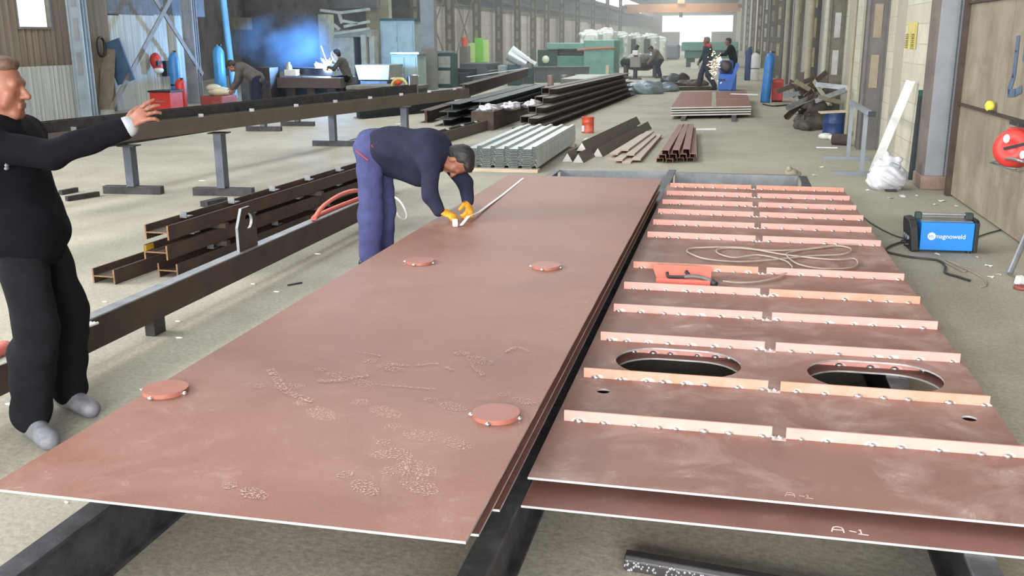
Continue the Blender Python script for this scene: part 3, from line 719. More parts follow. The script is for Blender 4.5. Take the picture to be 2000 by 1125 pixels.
# ---- raised girders on stands
a1 = hbeam((-6.44, 5.6, .86), (-5.10, 15.21, .86), .13, .28, m_steel, 'dark girder with a lit top edge raised on stands, behind the one with cleats', cleats=0, name='raised_girder', cat='girder')
MB().cbox((-5.09, 15.2, .93), (.02, .3, .42), Euler((0, 0, R(-8)))).build('end_plate', m_lightsteel, a1)
pa, pb = G(540, 210, .913), G(902, 172, .913); dd = (pb-pa).normalized(); pa = pa-dd*6.2
hbeam((pa.x+.06, pa.y, .83), (pb.x+.06, pb.y, .83), .15, .16, m_rust2, 'brown girder with small cleats along its top, raised on stands before a darker girder', cleats=13, name='raised_girder', cat='girder', cs=.045)
hbeam((-7.05, 7.9, .61), (-6.4, 15.6, .61), .22, .1, m_steel, 'low flat dark girder on short stands behind the raised girders', name='raised_girder', cat='girder')
def stand(x, y, zt, lab, px=.09):
    t = thing('stand', lab, 'stand', (x, y, 0), R(6))
    MB().box(-px/2, px/2, -.07, .07, .09, zt).build('post', M('stand_steel', (92, 98, 108), .5, .4, .15, 5), t, .003, local=True)
    MB().box(-.35, .35, -.05, .05, 0, .09).build('foot_bar', m_steel, t, .004, local=True)
    MB().box(-.1, .1, -.09, .09, zt, zt+.012).build('head_plate', m_steel, t, local=True)
    return t
stand(-5.62, 9.9, .70, 'dark steel stand holding the raised girders, behind the rusty H section stack')
stand(-4.95, 14.3, .70, 'dark steel stand holding the raised girders, behind the back of the bending man', .1)
stand(-6.72, 9.82, .545, 'short steel stand with a long foot bar under the low flat girder')
stand(-6.46, 15.04, .545, 'steel stand on a short foot under the low flat girder, midway along the raised girders', .1)
q = G(582, 246); stand(q.x, q.y, .5, 'small steel stand behind the raised girders, farther from the bending man')
q = G(572, 257); stand(q.x-.6, q.y, .5, 'small steel stand with a dark foot, beside another one behind the raised girders')
mbl = [((130, 388), (192, 378)), ((118, 376), (150, 370))]
for k, (a, b) in enumerate(mbl):
    tag(MB().bar(G(*a, .03), G(*b, .03), .05, .05).build('flat_bar', m_steel), ('dark bar lying on the floor beyond the standing man', 'shorter dark bar lying behind another one beyond the standing man')[k], 'bar')
q = G(400, 395); tag(MB().bar(G(398, 399, .03), G(440, 390, .03), .1, .06).build('flat_bar', m_steel), 'dark bar on the floor at the foot of the stand behind the H sections', 'bar')
# ---- zinc sheet stack
zs = thing('galvanised_sheet', 'topmost ribbed galvanised sheet of the bright stack behind the bending man', 'metal sheet', (-2.98, 12.5, .30), R(.6))
prof = []
W = .93; pitch = W/5
for i in range(5):
    x = -W/2+i*pitch
    prof += [(x, .0), (x+pitch*.62, .0), (x+pitch*.70, .034), (x+pitch*.92, .034)]
prof.append((W/2, 0)); low = [(x, z-.0035) for x, z in reversed(prof)]
def sheet(mb, ln=3.45): return mb.ext([(x, z) for x, z in low[::-1]][::-1]+prof, (0, 0, 0), (0, ln, 0))
me = MB().ext(low+prof, (0, 0, 0), (0, 3.45, 0)).build('ribbed_panel_sheet', m_zinc, zs, local=True)
NZ = 20
for i in range(NZ-1):
    dup(zs, (-2.98+rnd.uniform(-.006, .006), 12.5+rnd.uniform(-.012, .012), .047+.0133*i), R(.6+rnd.uniform(-.05, .05)), 'ribbed galvanised sheet within the bright stack, below the topmost one', 'ribbed galvanised sheets in the stack')
zs['group'] = 'ribbed galvanised sheets in the stack'
zz = thing('timber_plank', 'pale plank under the front end of the galvanised sheet stack', 'plank', (-2.98, 12.44, 0), R(2))
MB().box(-.5, .5, -.05, .14, 0, .042).build('board', m_timber, zz, .003, local=True)
tag(MB().box(-3.45, -2.5, 15.6, 15.75, 0, .042).build('timber_plank', m_timber, None, .003), 'pale plank under the far end of the galvanised sheet stack', 'plank')
# ---- small bundles to the right of the zinc
def bars(name, label, group, pts, mat, sec, **k):
    for i, (a, b, lab) in enumerate(pts):
        t = MB().ext(sec, a, b, **k).build(name, mat); tag(t, lab or label, 'steel section', group)
def Vz(px, py, z): v = G(px, py, 0); v.z = z; return v
ang = [(0, 0), (.13, .0), (.13, .008), (.008, .008), (.008, .13), (0, .13)]
a, b = Vz(1108, 316, 0), Vz(1222, 258, 0)
for i in range(4):
    lab = ('dark angle section with a pale cut end, outermost of the bundle beside the galvanised sheets', 'second dark angle section of the bundle beside the galvanised sheets', 'third dark angle section of the bundle, short of the others', 'dark angle section laid on top of the bundle beside the galvanised sheets')[i]
    o = Vector((.17*i if i < 3 else .13, (0, -.08, .7, .5)[i], (0, .0, .0, .1)[i]))
    t = thing('angle_section', lab, 'steel section', a+o, 0, 'dark angle bundle beside the galvanised sheets')
    MB().ext([(-.085, 0), (0, .14), (.085, 0), (.075, 0), (0, .125), (-.075, 0)][::-1], a+o, b+o+Vector((0, (0, .3, .1, .2)[i], 0))).build('angle_profile', m_rust2, t)
    e = MB().ext([(-.078, .001), (0, .122), (.078, .001)][::-1], a+o+Vector((0, -.003, 0)), a+o+Vector((0, .02, 0))).build('cut_end', m_white, t)
c = Vz(1147, 286, .1)
tag(MB().ell((c.x, c.y, .07), (.09, .07, .07), 9, 6).ell((c.x+.06, c.y+.02, .11), (.05, .03, .04), 7, 5).build('crumpled_wrap', m_white), 'crumpled white wrap lying on the dark angle bundle', 'wrapping')
for i in range(7):
    a, b = Vz(1192+(i%4)*17, 317, 0), Vz(1262+(i%4)*8, 268, 0); ii = i % 4
    z = .0145+.0285*(ii%2)+(.0575 if i >= 4 else 0)
    off = Vector((0, rnd.uniform(-.25, .2), 0))
    if i >= 4: a, b = a+Vector((.0, .5, 0)), b+Vector((.0, -.2, 0))
    a.z = b.z = z
    tag(MB().bar(a+off, b+off, .125, .028).build('flat_bar', M('pale_flat_steel', (164, 146, 132), .5, .2, .1, 6), None, .001, edge_mat=None), ('pale brown flat bar lying in the row between dark angles and brown channels', 'pale brown flat bar laid on top of the row beside the dark angles')[i > 3], 'flat bar', ('flat bars in the pale row', 'flat bars in the short row')[i > 3])
for i in range(12):
    r, cidx = divmod(i, 4); a = Vz(1288+cidx*20, 318-cidx*.5, 0); b = Vz(1322+cidx*9, 262, 0)
    z = .031+.0625*r; a.z = b.z = z; o = Vector((.04*r, rnd.uniform(-.06, .06), 0))
    if i == 11: continue
    t = thing('channel_section', ('red-brown channel section in the bottom layer of the small bundle', 'red-brown channel section in the middle layer of the small bundle', 'red-brown channel section on top of the small bundle')[r], 'steel section', a+o-Vector((0, 0, .035)), 0, ('red-brown channels, bottom layer', 'red-brown channels, middle layer', 'red-brown channels, top layer')[r])
    MB().ext([(-.05, -.03), (-.042, -.03), (-.042, .022), (.042, .022), (.042, -.03), (.05, -.03), (.05, .03), (-.05, .03)], a+o, b+o).build('channel_profile', M('primed_channel', (128, 90, 77), .55, 0, .1, 6), t)
# orange drum, scattered bits
c = G(1148, 259)
cn = thing('paint_drum', 'orange paint tin standing on the floor beyond the galvanised sheet stack', 'tin', (c.x, c.y, 0))
MB().lathe([(.0, 0), (.113, 0), (.118, .006), (.113, .012), (.113, .09), (.117, .096), (.113, .102), (.113, .19), (.117, .196), (.113, .202), (.113, .28), (.119, .288), (.119, .296), (.108, .296), (.106, .284), (0, .284)], (c.x, c.y, 0), 28).build('shell', M('orange_tin', (196, 84, 58), .4, .1, .1, 8), cn)
MB().lathe([(.1142, .03), (.1142, .12)], (c.x, c.y, 0), 28).build('pale_band', M('orange_tin_band', (208, 110, 86), .5), cn)
MB().cbox((c.x-.075, c.y-.09, .08), (.06, .012, .11), Euler((0, 0, R(-40)))).build('paper_label', m_paper, cn)
# primed plates stacked far down the aisle
A0, A1, A2, A3 = G(1318, 228), G(1460, 228), G(1447, 186), G(1335, 188)
for k, y in enumerate((22.3, 24.5, 27.0)):
    pass
ps = [Vector((-1.34, 21.4)), Vector((.36, 22.1)), Vector((.30, 28.2)), Vector((-1.46, 27.6))]
for k in range(4):
    z = .07+.052*k; lab = ('topmost red-brown plate of the low stack down the aisle, a pale cross on it', 'second red-brown plate of the low stack down the aisle', 'third red-brown plate of the low stack down the aisle', 'lowest red-brown plate of the stack down the aisle, on two bearers')[3-k]
    t = thing('primed_plate', lab, 'metal plate', (-.5, 24.8, z), 0, 'plates in the low stack down the aisle')
    vs = [(p.x, p.y, z) for p in ps]+[(p.x, p.y, z+.03) for p in ps]
    MB().add(vs, [(3,2,1,0),(4,5,6,7),(0,1,5,4),(1,2,6,5),(2,3,7,6),(3,0,4,7)]).build('plate', M('far_primer', (128, 84, 72), .6, 0, .1, 3), t, edge_mat=m_white)
    if k == 3:
        ctr = [(ps[0]+ps[1])/2+Vector((.05, 0)), (ps[2]+ps[3])/2]
        mb = MB(); ribbon(mb, ctr, .1, z+.03, .004); MB.build(mb, 'pale_strip', m_beige, t)
        mb = MB(); ribbon(mb, [(ps[0]+ps[3])/2+Vector((0, -.4)), (ps[1]+ps[2])/2+Vector((0, -.4))], .05, z+.03, .004); mb.build('pale_strip', m_beige, t)
tag(MB().bar(Vector((-.1, 26.7, .264)), Vector((.6, 26.3, .27)), .12, .02).build('white_strip', m_paper), 'white strip lying across the stacked red-brown plates down the aisle', 'strip')
for k, x in enumerate((-1.05, .0)):
    tag(MB().box(x-.05, x+.05, 21.0, 28.0, 0, .07).build('bearer', m_steel), ('dark bearer bar under the plate stack down the aisle, towards the stacked beams', 'dark bearer bar under the plate stack down the aisle, towards the brick wall')[k], 'bar')
tag(MB().bar(G(1322, 253, .015), G(1398, 252, .015), .03, .03).build('white_strip', m_paper), 'white strip on the floor in front of the plate stack down the aisle', 'strip')
# ---- long beams down the hall
hbeam((-4.95, 14.3, .1), (-4.4, 23.8, .1), .2, .18, m_rust2, 'long brown beam with slots along its top, on the floor behind the galvanised sheets', cleats=12, cs=.03)
for i in range(6):
    r, cc = divmod(i, 2); x0 = -5.72+.4*cc
    hbeam((x0+.02*r, 18.9+.75*cc+.25*r, .07+.14*r), (x0-.12, 28.6-.2*r, .07+.14*r), .36, .136, m_green, ('grey-green beam in the lowest layer of the three-layer stack', 'grey-green beam in the middle layer of the three-layer stack', 'grey-green beam on top of the three-layer stack')[r]+(', the side facing the shed', ', the side facing the aisle')[cc], 'grey-green beams in the three-layer stack', sec=Isec, tw=.02, tf=.014)
for i in range(10):
    r, cc = divmod(i, 2); o = -.16*r*.25
    hbeam((-3.62-.24*cc+o, 17.0+.9*r+.4*cc, .068+.135*r), (-3.1-.24*cc+o, 30.6-.1*r, .068+.135*r), .2, .132, m_rust2, f"brown section in the {('bottom','second','third','fourth','top')[r]} layer of the long stack beside the aisle"+(', aisle side', ', shed side')[cc], 'brown sections in the long stack beside the aisle', sec=lambda w, h: Usec(w, h, .012))
tag(MB().box(-4.75, -3.55, 27.0, 30.5, .0, .62).build('sheet_pack', M('pale_grey_steel', (130, 132, 126), .5, .3, .1, 3), None, .004), 'pack of pale grey plate behind the long stack of brown sections', 'plate pack')
for k in range(3):
    w_ = thing('plastic_wrap', 'crumpled shiny wrap lying on the dark beams behind the galvanised sheets', 'wrapping', (-4.72+.3*k, 18.6+.7*k, .37), 0, 'shiny wrap on the beams')
    skin('crumple', [elp((0, 0, .0), (.2, .3, .05), None, .03), cap((-.1, -.1, .03), (.12, .2, .06), .05, .03, .04), cap((.1, -.2, .02), (-.05, .2, .05), .04, .05, .04)], .02, M('shiny_wrap', (186, 182, 190), .25, .4, .15, 20), w_, .02, 22, k)
tag(MB().box(-4.95, -4.5, 18.2, 21, 0, .36).build('section_pack', m_rust, None, .004), 'dark pack of sections under the shiny wrap behind the galvanised sheets', 'section pack')
hbeam((-6.07, 21.7, .56), (-7.16, 33.9, .56), .22, .28, m_rust, 'raised beam with a bright top edge running away behind the grey-green stack', sec=Isec, tw=.06, name='raised_beam', cat='beam')
tag(MB().box(-7.2, -7.1, 26, 34, .7, .706).build('lit_edge_strip', m_white), 'white strip standing for light along the top of the raised beam behind the grey-green stack', 'strip')  # the beam's lit top edge, painted as a thin white strip
stand(-6.2, 22.6, .41, 'stand under the end of the raised beam behind the grey-green stack')
stand(-7.1, 33, .41, 'stand under the far end of the raised beam behind the grey-green stack')
hbeam((-7.85, 38.6, .32), (-5.77, 39.3, .32), .4, .6, M('blue_grey_steel', (96, 102, 104), .5, .3, .12, 3), 'large grey beam lying crosswise in front of the teal machines', sec=Isec, tw=.12, tf=.05, name='cross_beam', cat='beam')
for k in range(3):
    tag(MB().cyl((-5.5+.36*k, 29.5+.4*k, 0), (-5.5+.36*k, 29.5+.4*k, .62), .1, n=14).build('short_post', M('pinkish_steel', (150, 130, 118), .5, .2)), f"{('first','second','third')[k]} short upright steel post beyond the grey-green stack", 'post', 'short posts beyond the grey-green stack')
a, b = G(700, 232), G(885, 214); a.z = b.z = .2
hbeam(a, b, .3, .36, M('dark_slate_steel', (50, 56, 58), .55, .3, .1, 3), 'dark slate beam on the floor behind the raised girders', sec=Isec, tw=.1)
a, b = G(832, 240), G(872, 226); a.z = b.z = .13
hbeam(a, a+(b-a)*1.6, .25, .26, m_rust, 'short dark beam between the stand and the grey-green stack', sec=Isec, tw=.05)
# ---- litter
lit = [(1592, 343, 1), (1605, 327, .8), (1762, 384, 1.6), (1740, 387, 1), (1790, 383, .9), (1840, 393, 1.2), (1826, 400, .8), (1868, 403, .6), (1830, 497, .9), (1930, 520, .9), (1934, 542, .7), (1950, 537, .6), (1745, 372, .8), (1695, 372, .7), (1908, 503, .6)]
for i, (x, y, s) in enumerate(lit):
    c = G(x, y, .002); a = rnd.uniform(0, 3); w, l = .032*s*(c.y/8)**.5, .014*s*(c.y/8)**.5
    vs = []
    for (u, v) in ((-w, -l), (0, -l*1.3), (w, -l*.6), (w*.8, l), (0, l*.7), (-w*.9, l)):
        vs.append((c.x+u*math.cos(a)-v*math.sin(a), c.y+u*math.sin(a)+v*math.cos(a), .002+rnd.uniform(0, .012)))
    vs2 = [(x_, y_, z_+.002) for x_, y_, z_ in vs]
    tag(MB().add(vs+vs2, [(5,4,3,2,1,0), (6,7,8,9,10,11)]+[(k, (k+1) % 6, (k+1) % 6+6, k+6) for k in range(6)]).build('paper_scrap', m_paper), 'small white paper scrap on the concrete by the rusty gate and brick wall', 'paper scrap', 'paper scraps by the gate and brick wall')
for i, (x, y, s) in enumerate([(20, 790, 1.2), (105, 728, 1.6), (350, 660, .8), (620, 496, .7), (540, 570, .7), (495, 555, .5), (348, 628, .6), (395, 353, .8), (780, 242, 1), (130, 982, .5), (1040, 960, .4), (205, 590, .6)]):
    c = G(x, y, .002); w = .02*s*(c.y/4)
    tag(MB().ell((c.x, c.y, .004), (w*1.4, w*.6, .005), 6, 4).build('paper_scrap', m_paper), 'tiny pale scrap on the concrete left of the panel stack', 'paper scrap', 'tiny scraps between the beams')
for s_ in SC.objects:
    if s_.get('group') == 'tiny scraps between the beams': s_['label'] = 'tiny pale scrap on the concrete around the steel sections and girder bed'
for i, (x0, y0, x1, y1) in enumerate([(562, 557, 590, 552), (1380, 172, 1400, 176), (1405, 232, 1412, 226)]):
    tag(MB().bar(G(x0, y0, .006), G(x1, y1, .006), .012, .012).build('rod_offcut', m_steel), ('thin dark rod offcut on the concrete between the girder and the panel stack', 'dark rod offcut on the floor beside the walking man', 'short offcut on the floor by the plate stack down the aisle')[i], 'offcut')
# ---- wall side: sack, bars, trestle
sk = thing('white_sack', 'crumpled white plastic sack slumped on the floor against the grey column', 'sack', (1.77, 11.85, 0))
skin('sack_body', [elp((0, 0, .15), (.2, .17, .16), None, .05), elp((-.07, -.03, .1), (.16, .15, .11), None, .05), elp((.08, .02, .11), (.15, .14, .12), None, .05), cap((-.08, .05, .27), (.1, .0, .33), .07, .05, .06), cap((.02, 0, .3), (-.02, .03, .4), .05, .03, .05)], .012, M('white_plastic', (205, 205, 212), .45, 0, .06, 12), sk, .011, 34, 5)
skin('sack_opening', [cap((.03, -.07, .29), (.1, -.09, .27), .035, .025, .02)], .01, m_gteal, sk, .004, 40, 2)
tag(MB().box(1.74, 1.86, 11.62, 11.7, 0, .02).build('cloth_scrap', m_black), 'dark scrap poking out from under the white sack', 'scrap')
f0 = G(1705, 336); tp = PX(1779, 158, 2.16)
tag(MB().bar((f0.x, f0.y, 0), tp, .11, .012, up=(0, -1, 0)).bar((f0.x+.05, f0.y+.04, 0), tp+Vector((.05, .04, 0)), .012, .07, up=(0, -1, 0)).build('angle_bar', m_paper), 'long white angle bar leaning against the brick wall behind the white sack', 'angle bar')
q = G(1778, 350); tp = PX(1787, 176, q.x+.03)
t = thing('flat_bar', 'dark flat bar with a green tip standing against the grey column', 'bar', (q.x, q.y, 0))
MB().bar((q.x, q.y-.06, 0), (tp.x, q.y, 1.02), .075, .02, up=(0, 1, 0)).build('shaft', M('blackish_bar', (44, 50, 56), .5, .2), t)
MB().bar((tp.x, q.y, 1.02), (tp.x, q.y+.002, 1.09), .075, .021, up=(0, 1, 0)).build('painted_tip', M('green_tip', (40, 84, 70), .5), t)
tr_ = thing('trestle', 'grey steel trestle with two legs and long feet by the brick wall', 'trestle', (1.63, 13.8, 0))
for k, (x, y, zt) in enumerate(((1.63, 14.66, .75), (1.62, 12.97, .83))):
    MB().box(x-.025, x+.025, y-.025, y+.025, .05, .79).build('leg', m_grey, tr_)
    MB().box(x-.34, x+.3, y-.03, y+.03, 0, .05).build('foot', m_grey, tr_)
MB().bar((1.63, 14.9, .81), (1.62, 12.7, .81), .06, .05).build('top_bar', m_grey, tr_)
MB().box(1.61, 1.69, 12.62, 12.7, .765, .83).build('end_cap', m_black, tr_)
c = G(1545, 345); tag(MB().ell((c.x, c.y, .05), (.09, .08, .06), 8, 6).ell((c.x+.07, c.y+.03, .035), (.06, .06, .04), 7, 5).ell((c.x-.03, c.y-.04, .1), (.04, .04, .04), 7, 5).build('rubble_lump', M('rubble', (150, 144, 126), .9, 0, .2, 20)), 'pale lump of rubble at the end of the girder bed cross piece', 'rubble')
# ------------------------------------------------------------------ walls and columns
def quadwall(name, a, b, z0, z1, th, mat):
    """a wall between two floor points, th thick to the outside (right of a->b)"""
    a, b = Vector(a), Vector(b); d = (b-a).normalized(); n = Vector((d.y, -d.x, 0))*th
    vs = [(p.x, p.y, z) for z in (z0, z1) for p in (a, b, b+n, a+n)]
    return struct(name, MB().add(vs, [(0,1,2,3)[::-1], (4,5,6,7), (0,1,5,4)[::-1], (1,2,6,5)[::-1], (2,3,7,6)[::-1], (3,0,4,7)[::-1]]), mat, shift=False)
SR = 2.45
quadwall('wall_right', H(SR, 12.35), H(SR, 212), 0, 8.5, .3, m_brick)
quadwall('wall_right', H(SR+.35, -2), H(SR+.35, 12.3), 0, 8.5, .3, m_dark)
# the rusty sheet gate
gt = thing('sheet_gate', 'tall weathered brown sheet-metal gate with dark seams beside the grey column', 'gate', H(2.55, 8, 0), HA)
for i in range(6):
    y0 = 3.4-1.66*i; y1 = y0+1.65
    for (z0, z1) in ((0.02, 1.005), (1.015, 2.06), (2.07, 4.2)):
        mb = MB().box(0, .02, y0-1.65, y0, z0, z1)
        mb.build('sheet', m_gate, gt, local=True)
for z in (1.01, 2.065):
    MB().box(-.03, .0, -6, 3.4, z-.014, z+.014).build('seam_strip', m_rust, gt, local=True)
MB().box(-.05, .05, 3.4, 3.5, 0, 4.2).build('edge_post', m_rust, gt, local=True)
for k, st in enumerate(([(1962, 180), (1972, 150), (1978, 100), (1981, 72)], [(1992, 118), (1996, 90), (1999, 62)], [(1962, 182), (1975, 181), (1986, 174)])):
    mb = MB(); P = [PX(x, y, 2.38) for x, y in st]
    w_ = (.1, .12, .07)[k]
    for a, b in zip(P[:-1], P[1:]):
        dv = (b-a).normalized(); nv = Vector((0, -dv.z, dv.y))*w_/2
        q = [a-nv-dv*.01, b-nv+dv*.01, b+nv+dv*.01, a+nv-dv*.01]; xg = 2.55-.014*a.y-.0*k
        mb.add([(H(2.547, p.y).x-.001-e, p.y, p.z) for e in (0, .002) for p in q], [(0,1,2,3),(7,6,5,4),(0,4,5,1),(1,5,6,2),(2,6,7,3),(3,7,4,0)])
    mb.build('painted_mark', M('faded_blue_paint', (86, 100, 124), .7, 0, .15, 8), gt)
c = PX(1937, 207, 2.37)
yl = thing('yellow_socket', 'small yellow socket cap fixed to the rusty gate above its seam', 'socket', c)
MB().lathe([(0, 0), (.045, 0), (.05, .01), (.05, .035), (.035, .05), (0, .055)], c, 20, (-1, -.35, 0)).build('cap', M('bright_yellow', (224, 204, 70), .5), yl)
MB().cbox(c+Vector((-.01, -.035, -.045)), (.05, .05, .02)).build('clip', m_black, yl)
# red hose reel on its bracket
hr = thing('fan_blower', 'red drum-shaped machine on a bent wire bracket hanging on the rusty gate', 'machine', (2.3, 8.62, .7))
c = Vector((2.24, 8.72, .84)); axd = Vector((-.55, -.8, 0)).normalized()
c = Vector((2.2, 8.42, .85)); axd = Vector((-.62, -.78, .12)).normalized(); sdv = axd.cross(Vector((0, 0, 1))).normalized(); upv_ = sdv.cross(axd)
MB().lathe([(0, -.1), (.125, -.1), (.145, -.085), (.15, -.07), (.15, -.01), (.138, -.005), (.138, .01), (.15, .015), (.15, .06), (.138, .078), (.06, .083), (.05, .076), (0, .076)], c, 36, axd).build('housing', m_red, hr)
MB().lathe([(0, -.2), (.085, -.2), (.1, -.18), (.1, -.1), (0, -.1)], c, 28, axd).build('motor_cover', M('dark_red', (150, 44, 40), .5), hr)
MB().bar(c+axd*.082-sdv*.13+upv_*.05, c+axd*.082+sdv*.05-upv_*.01, .012, .022).build('dark_slot', m_black, hr)
MB().cbox(c+upv_*.13+sdv*.02, (.09, .1, .07), Euler((0, 0, R(35)))).build('outlet', m_red, hr, .02)
MB().ell(c+axd*.086+sdv*.04+upv_*.07, (.026, .02, .036), 10, 8).build('white_label', m_paper, hr)
MB().ell(c+axd*.075-sdv*.1-upv_*.045, (.024, .02, .034), 10, 8).build('white_label', m_paper, hr)
MB().tube(smooth_path([PX(1934, 317, 2.36), PX(1955, 312, 2.18), PX(1975, 310, 2.1), PX(2000, 316, 2.15), PX(2030, 322, 2.36)], 6), .012).tube([PX(1934, 317, 2.36), PX(1965, 328, 2.3), PX(1985, 330, 2.36)], .008).build('wire_bracket', m_lightsteel, hr)
MB().cbox(PX(1972, 318, 2.2), (.03, .03, .05)).build('white_label', m_paper, hr)
MB().bar(PX(1975, 238, 2.37), PX(2012, 247, 2.37), .03, .04).build('mount_bar', m_steel, hr)
MB().tube([c+Vector((0, 0, .16)), PX(1990, 242, 2.33)], .01).build('hanger', m_steel, hr)
# odds at the picture's edge
q = G(1995, 565)
tag(MB().lathe([(0, 0), (.05, 0), (.055, .012), (.05, .025), (0, .03)], (q.x, q.y, 0), 20).build('red_puck', M('dull_red', (128, 66, 62), .5)), 'dull red round disc on the floor in front of the rusty gate', 'disc')
q0, q1 = G(1972, 535, .02), PX(2030, 400, 2.3)
tag(MB().tube([q0, q1], .022).build('pipe', m_lightsteel), 'pale pipe leaning up towards the rusty gate from the floor', 'pipe')
q = G(1993, 548, .03); tag(MB().cbox(q, (.05, .05, .06), Euler((.2, 0, .5))).build('connector', m_paper), 'white connector on the floor beside the leaning pale pipe', 'connector')
# columns along the brick wall
def hcol(s, t, w, mat, lab, ht=8.4, flange=.25, lace=True, group=None, web=None):
    o = thing('steel_column', lab, 'column', H(s, t, 0), HA, group, 'thing')
    MB().box(-w/2, w/2, -flange/2, -flange/2+.02, 0, ht).build('flange', mat, o, local=True)
    MB().box(-w/2, w/2, flange/2-.02, flange/2, 0, ht).build('flange', mat, o, local=True)
    if lace:
        for sx in (-1, 1):
            MB().box(sx*(w/2)-.02, sx*(w/2)+.02, -flange/2-.04, -flange/2, 0, ht).build('angle_leg', mat, o, local=True)
        MB().box(-w/2, w/2, -.01, .01, 0, ht).build('web', mat, o, local=True)
        for k in range(int(min(ht, max(3.2, t*.055))/.75)):
            MB().box(-w*.2, w*.2, -flange/2-.012, -flange/2, .95+.75*k, .95+.75*k+.5).build('batten_plate', web or m_colg, o, local=True)
    else: MB().box(-.01, .01, -flange/2, flange/2, 0, ht).build('web', mat, o, local=True)
    return o
gc = hcol(2.56, 12.1, .42, m_colg, 'grey-blue painted steel column between the rusty gate and the brick wall', flange=.42, lace=False)
MB().box(-.25, .25, -.25, .24, 0, .16).build('plinth', M('dirty_plinth', (140, 118, 104), .8, 0, .15, 6), gc, .01, local=True)
MB().box(-.235, -.21, -.21, .21, .16, 8.4).build('side_plate', M('brown_side_plate', (112, 102, 94), .6, .1, .15, 3), gc, local=True)
ordw = ['first', 'second', 'third', 'fourth', 'fifth', 'sixth', 'seventh', 'eighth', 'ninth', 'tenth', 'eleventh', 'twelfth', 'thirteenth', 'fourteenth']
for i, t in enumerate((16.2, 21.7, 27.2, 32.8, 38.4, 44, 50, 58, 68, 82, 102, 132)):
    hcol(2.29, t, .30, (M('grey_column', (104, 102, 100), .6, .1, .12, 3), m_col)[i % 2], f'{ordw[i]} battened steel column along the brick wall beyond the grey-blue one', flange=.3, web=(M('ochre_batten', (146, 134, 114), .6), M('pale_batten', (176, 178, 178), .6), M('cream_batten', (166, 160, 132), .6))[i % 3], group='columns along the brick wall')
# pipes down the brick wall
for i, (t, s, r) in enumerate(((17.3, 2.28, .05), (18.4, 2.24, .035), (22.0, 2.2, .07), (26.6, 2.15, .1), (31.5, 2.15, .08), (37, 2.2, .08))):
    a = H(s, t, 0.02); tag(MB().cyl(a, a+Vector((0, 0, 7)), r, n=12).build('wall_pipe', M('cream_pipe', (160, 154, 134), .6, 0, .08, 5)), f'{ordw[i]} upright cream pipe on the brick wall beyond the grey trestle', 'pipe', 'pipes on the brick wall')
c = PX(1545, 78, 2.1); tag(MB().cyl((2.0, c.y, c.z-.1), (2.0, c.y, c.z+.12), .09, n=16).build('wall_lamp', m_white), 'small white drum-shaped fitting on the far part of the brick wall', 'fitting')
mb = MB(); t = thing('stencilled_notice', 'faded yellow stencilled notice painted upright on the brick wall beside the grey-blue column', 'notice', PX(1760, 95, 2.16))
P = [PX(1753, 45, 2.14), PX(1775, 43, 2.14), PX(1770, 95, 2.14), PX(1748, 95, 2.14)]
yc = (P[0].y+P[1].y)/2; xx = H(SR-.003, yc).x
MB().box(xx, xx+.004, P[1].y, P[0].y, P[3].z, P[0].z).build('yellow_ground', M('faded_yellow', (206, 192, 120), .8, 0, .12, 9), t)
dy = P[0].y-P[1].y; z0, z1 = P[3].z, P[0].z
for col_ in range(2):
    mb = MB()
    for k in range(8):
        zz = z0+(z1-z0)*(.03+.07*k); yy = P[1].y+dy*(.12+.5*col_)
        mb.box(xx-.004, xx, yy, yy+dy*.3, zz, zz+.012)
        if k % 2: mb.box(xx-.004, xx, yy+dy*.1, yy+dy*.15, zz, zz+.03)
    mb.build('stencilled_letters', M('olive_letters', (140, 128, 60), .8), t)
# leaning tubes, scrap heap, blue drum
for i, (x0, y0, x1, y1) in enumerate(((1616, 168, 1641, 40), (1608, 166, 1632, 20), (1585, 160, 1594, 90))):
    a = G(x0, y0+40); b = PX(x1, y1, 2.12)
    tag(MB().tube([(a.x, a.y, 0), b], .035, 8).build('leaning_tube', M('brown_tube', (86, 76, 66), .6, .2)), f"{('dark tube leaning on the brick wall behind the scrap heap, the one with bright dents','slimmer dark tube leaning beside another one behind the scrap heap','short tube leaning on the brick wall at the far side of the scrap heap')[i]}", 'tube')
base = Vector((1.55, 20.6, 0)); hp = thing('scrap_heap', 'heap of twisted dark scrap and rags against the brick wall beyond the grey trestle', 'scrap heap', base)
skin('heap_mass', [elp((0, 0, .05), (.32, 1.3, .2), None, .1), elp((.1, .3, .3), (.25, .6, .25), None, .1), elp((-.2, -1.0, .05), (.2, .5, .12), None, .1)], .04, M('dark_scrap', (74, 68, 62), .8, .1, .3, 6, .3, 30), hp, .05, 9, 4)
sc = []
for i in range(26):
    a = base+Vector((rnd.uniform(-.4, .3), rnd.uniform(-1.2, 1.2), rnd.uniform(.15, .85))); d = Vector((rnd.uniform(-1, 1), rnd.uniform(-1, 1), rnd.uniform(-.5, .5))).normalized()*rnd.uniform(.2, .45)
    tag(MB().ext(Lsec(.1, .09, .01), a-d, a+d).build('scrap_angle', (m_rust, m_rust2, m_lightsteel, m_beige)[i % 4]), ('dark', 'brown', 'pale steel', 'cream')[i % 4]+' angle offcut tossed on the scrap heap by the brick wall', 'offcut', ('dark', 'brown', 'pale steel', 'cream')[i % 4]+' offcuts on the scrap heap')
for i, (x, y, l) in enumerate(((1560, 205, .35), (1572, 214, .4), (1600, 220, .5))):
    a = G(x, y); tag(MB().cbox((a.x, a.y, .1), (.1, l, .16), Euler((.3, .5, .4*i))).build('sheet_offcut', (m_gteal, m_beige, m_white)[i]), ('pale teal', 'beige', 'white')[i]+' sheet offcut lying in front of the scrap heap', 'offcut')
